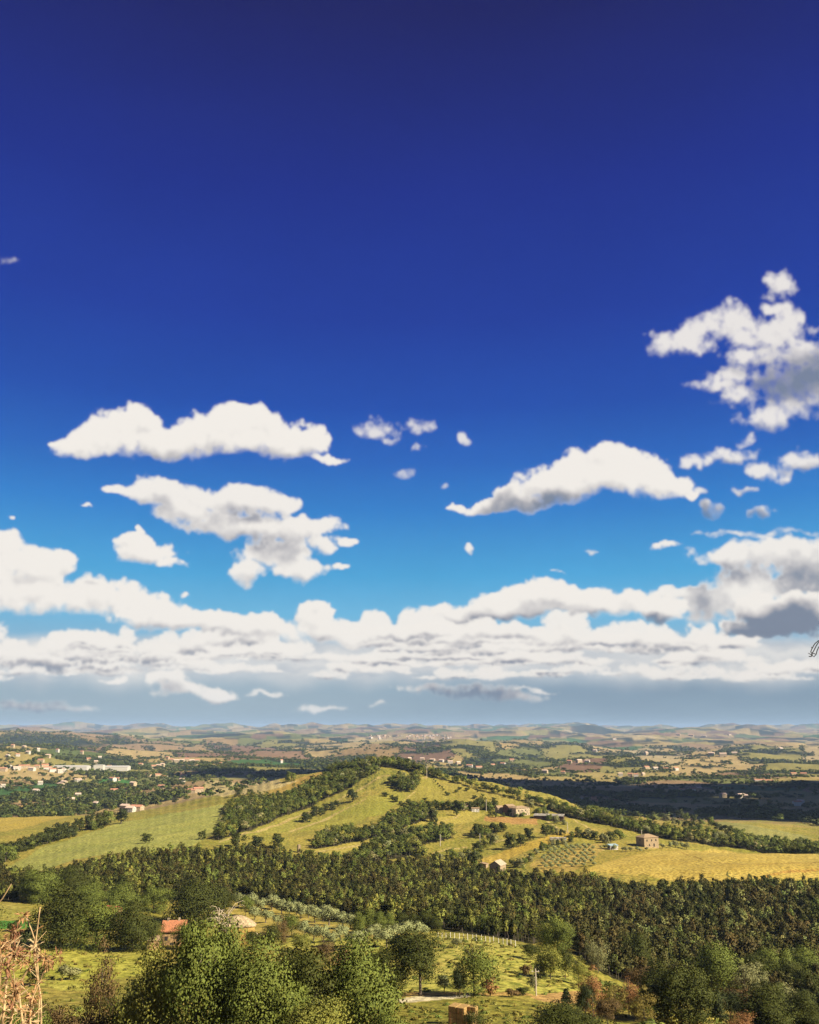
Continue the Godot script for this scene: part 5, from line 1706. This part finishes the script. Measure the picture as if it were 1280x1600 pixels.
func shade_clouds() -> void:       # unseen clouds beside the view, placed and shaped to shade the valley behind the hill
	rng.seed = 1000
	var m := mat("cloud_white", Color(0.86, 0.86, 0.86), 1.0)
	var n := noise(FastNoiseLite.TYPE_SIMPLEX_SMOOTH, 1.0 / 180.0, 4, 71)
	var rise := 1950.0
	var lift := TO_SUN / TO_SUN.y * rise
	for part_ in 3:
		var outline: PackedVector2Array = [
			PackedVector2Array([Vector2(-500, -2380), Vector2(-340, -2150), Vector2(-150, -2000), Vector2(120, -1800), Vector2(300, -2500), Vector2(-100, -2950), Vector2(-540, -2850)]),
			PackedVector2Array([Vector2(160, -1560), Vector2(640, -1380), Vector2(1000, -1330), Vector2(1050, -2500), Vector2(600, -2900), Vector2(250, -2700)]),
			PackedVector2Array([Vector2(980, -1330), Vector2(1700, -1300), Vector2(1900, -2300), Vector2(1500, -2850), Vector2(1000, -2600)])][part_]
		var l := Leaves.new()
		var places := spread(outline, 190.0)
		for q in places:
			var c := Vector3(q.x, -150.0, q.y) + lift
			var r := rng.randf_range(120.0, 190.0)
			var segments := 14
			var o := l.at.size()
			for i in segments + 1:
				for j in segments + 1:
					var a := PI * i / segments
					var b := TAU * j / segments
					var d := Vector3(sin(a) * cos(b), cos(a), sin(a) * sin(b))
					var k := 1.0 + 0.35 * n.get_noise_3d(c.x + d.x * r, d.y * r, c.z + d.z * r)
					l.at.append(c + d * r * k * Vector3(1.0, 0.62 if d.y > 0 else 0.18, 1.0))
					l.normal.append(d)
					l.color.append(Color.WHITE)
			for i in segments:
				for j in segments:
					var e := o + i * (segments + 1) + j
					l.index.append_array(PackedInt32Array([e, e + 1, e + segments + 1, e + 1, e + segments + 2, e + segments + 1]))
		var mi := MeshInstance3D.new()
		mi.name = numbered("cloud")
		mi.mesh = l.mesh(m)
		mi.set_meta("label", ["flat-based white cumulus cloud, unseen, placed to shade the valley behind the hill", "flat-based white cumulus cloud, unseen, placed to shade the valley right of the hill", "flat-based white cumulus cloud, unseen, placed to shade the right end of the valley"][part_])
		mi.set_meta("category", "cloud")
		mi.set_meta("kind", "structure")
		add_child(mi)

func weeds() -> void:                 # tussocks and thistles that roughen the near meadows
	rng.seed = 1200
	var list := []
	for f: Array in [["560,1470 640,1463 720,1465 800,1475 880,1490 900,1520 915,1548 860,1556 800,1552 720,1553 620,1553 560,1530 500,1500 440,1478", 2.2, 0.55], ["600,1568 700,1566 790,1563 870,1576 960,1592 1010,1640 560,1640", 1.3, 0.45], ["-60,1484 110,1474 180,1480 240,1484 250,1500 230,1530 140,1600 -60,1600", 2.4, 0.5], ["820,1480 900,1500 930,1545 900,1575 1000,1600 1100,1600 1040,1560 930,1530 880,1490", 1.8, 0.9], ["-240,1560 120,1590 250,1640 650,1640 640,1700 -240,1700", 1.4, 1.0], ["1010,1602 1130,1596 1240,1590 1480,1600 1480,1700 1000,1700", 1.5, 1.2]]:
		for q in spread(spots(f[0]), f[1]):
			var k := n_fleck.get_noise_2d(q.x * 1.7 + 50.0, q.y * 1.7) + n_tone.get_noise_2d(q.x * 3.0, q.y * 3.0)
			if k < 0.02 and rng.randf() < 0.85:
				continue
			var h: float = f[2] * rng.randf_range(0.4, 1.5)
			list.append(wood_place(q, h, h * rng.randf_range(0.8, 2.2), LIME.lerp(YELLOW, rng.randf()) if rng.randf() < 0.7 else GREEN))
	mass("weeds", "tussocks and low weeds roughening the near meadows", "weeds", "far", list, [])
# ---------------------------------------------------------------- right in front of the eye
func dry_leaf(s: SurfaceTool, at: Vector3, out: Vector3, long: float, wide: float) -> void:   # a withered leaf, curled along its length
	var side := out.cross(Vector3.UP).normalized()
	if side.length() < 0.5:
		side = Vector3.RIGHT
	var droop := rng.randf_range(-0.5, 0.9)
	var twist := rng.randf_range(-2.6, 2.6)
	var last := []
	for i in 6:
		var t := i / 5.0
		var c := at + out * long * t * (1.0 - 0.25 * t * droop) + Vector3(0, -long * droop * t * t * 0.8, 0)
		var sd := side.rotated(out.normalized(), twist * t)
		var w := wide * sin(PI * clampf(0.12 + t * 0.85, 0.0, 1.0)) * (1.0 + 0.4 * sin(i * 2.3 + twist))
		var up := sd.cross(out).normalized() * w * 0.45
		var now := [c - sd * w + up, c, c + sd * w + up]
		if i > 0:
			quad(s, last[0], now[0], now[1], last[1])
			quad(s, last[1], now[1], now[2], last[2])
		last = now

func eye_point(px: float, py: float, d: float) -> Vector3:
	return sight(px, py) * d

func dry_stalk(label: String, foot: Vector3, bends: Array, thick: float, leaves: int, heads: int) -> void:
	var o := thing("dry_thistle", label, "dry plant", foot, 0.0, "")
	var straw := mat("dry_stem", Color(0.62, 0.43, 0.23), 0.8, "plaster", 3.0)
	var leafs := [mat("withered_leaf", Color(0.56, 0.32, 0.15), 0.9, "stone", 9.0), mat("bleached_leaf", Color(0.70, 0.52, 0.30), 0.9, "stone", 9.0), mat("brown_leaf", Color(0.38, 0.18, 0.10), 0.9, "stone", 9.0)]
	var line := [Vector3.ZERO]
	var widths := [thick * 1.15]
	for i in bends.size():
		line.append(bends[i] - foot)
		widths.append(thick * lerpf(1.0, 0.5, float(i) / bends.size()))
	var s := start()
	s.set_smooth_group(0)
	tube(s, line, widths, 7)
	part("stem", s, straw, o)
	for i in leaves:
		var k := rng.randi() % (line.size() - 1)
		var at: Vector3 = line[k].lerp(line[k + 1], rng.randf_range(0.3, 1.0))
		var a := rng.randf() * TAU
		var out := Vector3(cos(a), rng.randf_range(-0.2, 1.1), sin(a)) * rng.randf_range(0.04, 0.14)
		s = start()
		tube(s, [at, at + out * 0.5 + Vector3(0, 0.01, 0), at + out], [0.0026, 0.002, 0.0012], 4)
		part("twiglet", s, leafs[i % 3] if i % 2 else straw, o)
	for i in leaves * 2:
		var k := rng.randi() % (line.size() - 1)
		var at: Vector3 = line[k].lerp(line[k + 1], rng.randf())
		if k == 0 and at.y < 0.3:
			at = line[0].lerp(line[1], rng.randf_range(0.6, 1.0))
		s = start()
		var a := rng.randf() * TAU
		dry_leaf(s, at, Vector3(cos(a), rng.randf_range(-0.3, 0.7), sin(a)), rng.randf_range(0.025, 0.07), rng.randf_range(0.003, 0.008))
		part("leaf", s, leafs[[0, 0, 1, 1, 2][rng.randi() % 5]], o)
	for i in heads:                                         # withered flower heads: a knob with ragged bracts
		var at: Vector3 = line[line.size() - 1] if i == 0 else line[line.size() - 2].lerp(line[line.size() - 1], rng.randf()) + Vector3(rng.randf_range(-0.1, 0.1), rng.randf_range(-0.02, 0.08), 0)
		s = start()
		for j in 40:
			var d := any_dir()
			dry_leaf(s, at + d * 0.015, d, rng.randf_range(0.018, 0.05), rng.randf_range(0.002, 0.006))
		part("flower_head", s, leafs[[0, 2, 1][i % 3]], o)

func dry_plants() -> void:
	rng.seed = 1100
	var f := func(px: float, py: float, d: float) -> Vector3: return eye_point(px, py, d)
	var base := func(px: float, d: float) -> Vector3:
		var s := sight(px, 1600.0)
		return Vector3(s.x * d, ground(s.x * d, -d) - 0.03, -d)
	dry_stalk("bare straw-coloured stalk leaning right with a fork at the top, the tallest", base.call(70, 6.2), [f.call(64, 1560, 6.2), f.call(54, 1500, 6.2), f.call(56, 1470, 6.2), f.call(60, 1440, 6.2), f.call(63, 1417, 6.2)], 0.0062, 2, 0)
	dry_stalk("thin stalk bending left to a small round withered head", base.call(60, 6.25), [f.call(62, 1560, 6.25), f.call(57, 1478, 6.25), f.call(50, 1455, 6.25), f.call(43, 1437, 6.25), f.call(36, 1431, 6.25)], 0.0050, 1, 1)
	dry_stalk("thin bare stalk crossing the upper left edge of the thistle clump", base.call(-70, 6.0), [f.call(-40, 1480, 6.0), f.call(-10, 1420, 6.0), f.call(4, 1404, 6.0), f.call(18, 1381, 6.0)], 0.0050, 0, 0)
	dry_stalk("orange thistle stalk with a big ragged head at the left", base.call(4, 5.6), [f.call(4, 1600, 5.6), f.call(10, 1540, 5.6), f.call(14, 1490, 5.6), f.call(18, 1458, 5.6)], 0.0081, 20, 4)
	dry_stalk("long stalk slanting from the bottom left up to a brown drooping head", base.call(-20, 5.8), [f.call(0, 1590, 5.8), f.call(24, 1548, 5.8), f.call(46, 1512, 5.8), f.call(62, 1497, 5.8), f.call(72, 1496, 5.8)], 0.0074, 14, 3)
	dry_stalk("stalk slanting right with hooked pale leaves near its tip", base.call(36, 5.9), [f.call(40, 1580, 5.9), f.call(56, 1548, 5.9), f.call(68, 1520, 5.9), f.call(76, 1506, 5.9)], 0.0062, 10, 2)
	dry_stalk("short broken stalk standing upright at the bottom", base.call(37, 5.3), [f.call(36, 1602, 5.3), f.call(32, 1572, 5.3), f.call(30, 1551, 5.3)], 0.0074, 6, 0)
	dry_stalk("curved stalk arching from the left edge with red-brown leaves", base.call(-40, 5.5), [f.call(-20, 1540, 5.5), f.call(4, 1500, 5.5), f.call(16, 1492, 5.5), f.call(30, 1494, 5.5), f.call(36, 1502, 5.5)], 0.0062, 14, 2)
	dry_stalk("leafy orange stalk at the left edge of the clump", base.call(-12, 5.2), [f.call(-8, 1590, 5.2), f.call(0, 1530, 5.2), f.call(2, 1480, 5.2)], 0.0074, 26, 2)
	dry_stalk("low withered stalk thick with curled orange leaves at the bottom", base.call(14, 5.0), [f.call(16, 1600, 5.0), f.call(22, 1570, 5.0), f.call(24, 1545, 5.0)], 0.0074, 30, 1)
	dry_stalk("low stalk of pale curled leaves at the bottom right of the clump", base.call(50, 5.1), [f.call(48, 1606, 5.1), f.call(46, 1580, 5.1), f.call(52, 1556, 5.1)], 0.0062, 22, 1)
	# the twig that reaches in from the right
	var foot := Vector3(2.35, 0, -3.9)
	foot.y = ground(foot.x, foot.z) - 0.05
	var o := thing("bare_twig", "dark bare twig with hanging loops reaching in at the right edge of the sky", "twig", foot)
	var dark := mat("dark_twig", Color(0.03, 0.026, 0.022), 0.8)
	var s := start()
	s.set_smooth_group(0)
	var line := [Vector3.ZERO]
	for q: Vector3 in [Vector3(2.3, -0.6, -3.9), Vector3(2.16, 0.15, -3.9), Vector3(2.04, 0.46, -3.9), Vector3(1.97, 0.47, -3.9), f.call(1288, 1000, 3.9)]:
		line.append(q - foot)
	tube(s, line, [0.016, 0.012, 0.009, 0.006, 0.004, 0.003], 6)
	part("stem", s, dark, o)
	for k: String in ["1288,1000 1279,1001 1273,1006 1269,1013 1267,1018 1268,1021", "1281,1001 1276,1008 1272,1016 1269,1021", "1290,1004 1280,1010 1277,1016 1275,1023 1272,1026 1268,1024 1269,1020 1274,1022", "1270,1022 1267,1023 1263.5,1020.5", "1270,1024 1267,1026 1264,1025.5", "1270,1013 1268,1011"]:
		s = start()
		s.set_smooth_group(0)
		var pts := []
		var ws := []
		for word in k.split(" ", false):
			var v := word.split_floats(",")
			pts.append(f.call(v[0], v[1], 3.9) - foot)
			ws.append(0.0021)
		tube(s, pts, ws, 5)
		part("shoot", s, dark, o)
const FOG := 0.000034
func _ready() -> void:
	set_stage()
	survey_land()
	survey_grid()
	fields()
	lay_ground()
	grow_plants()
	made_things()
	far_houses()
	shade_clouds()
	forest()
	far_trees()
	hill_trees()
	olives()
	near_trees()
	weeds()
	dry_plants()
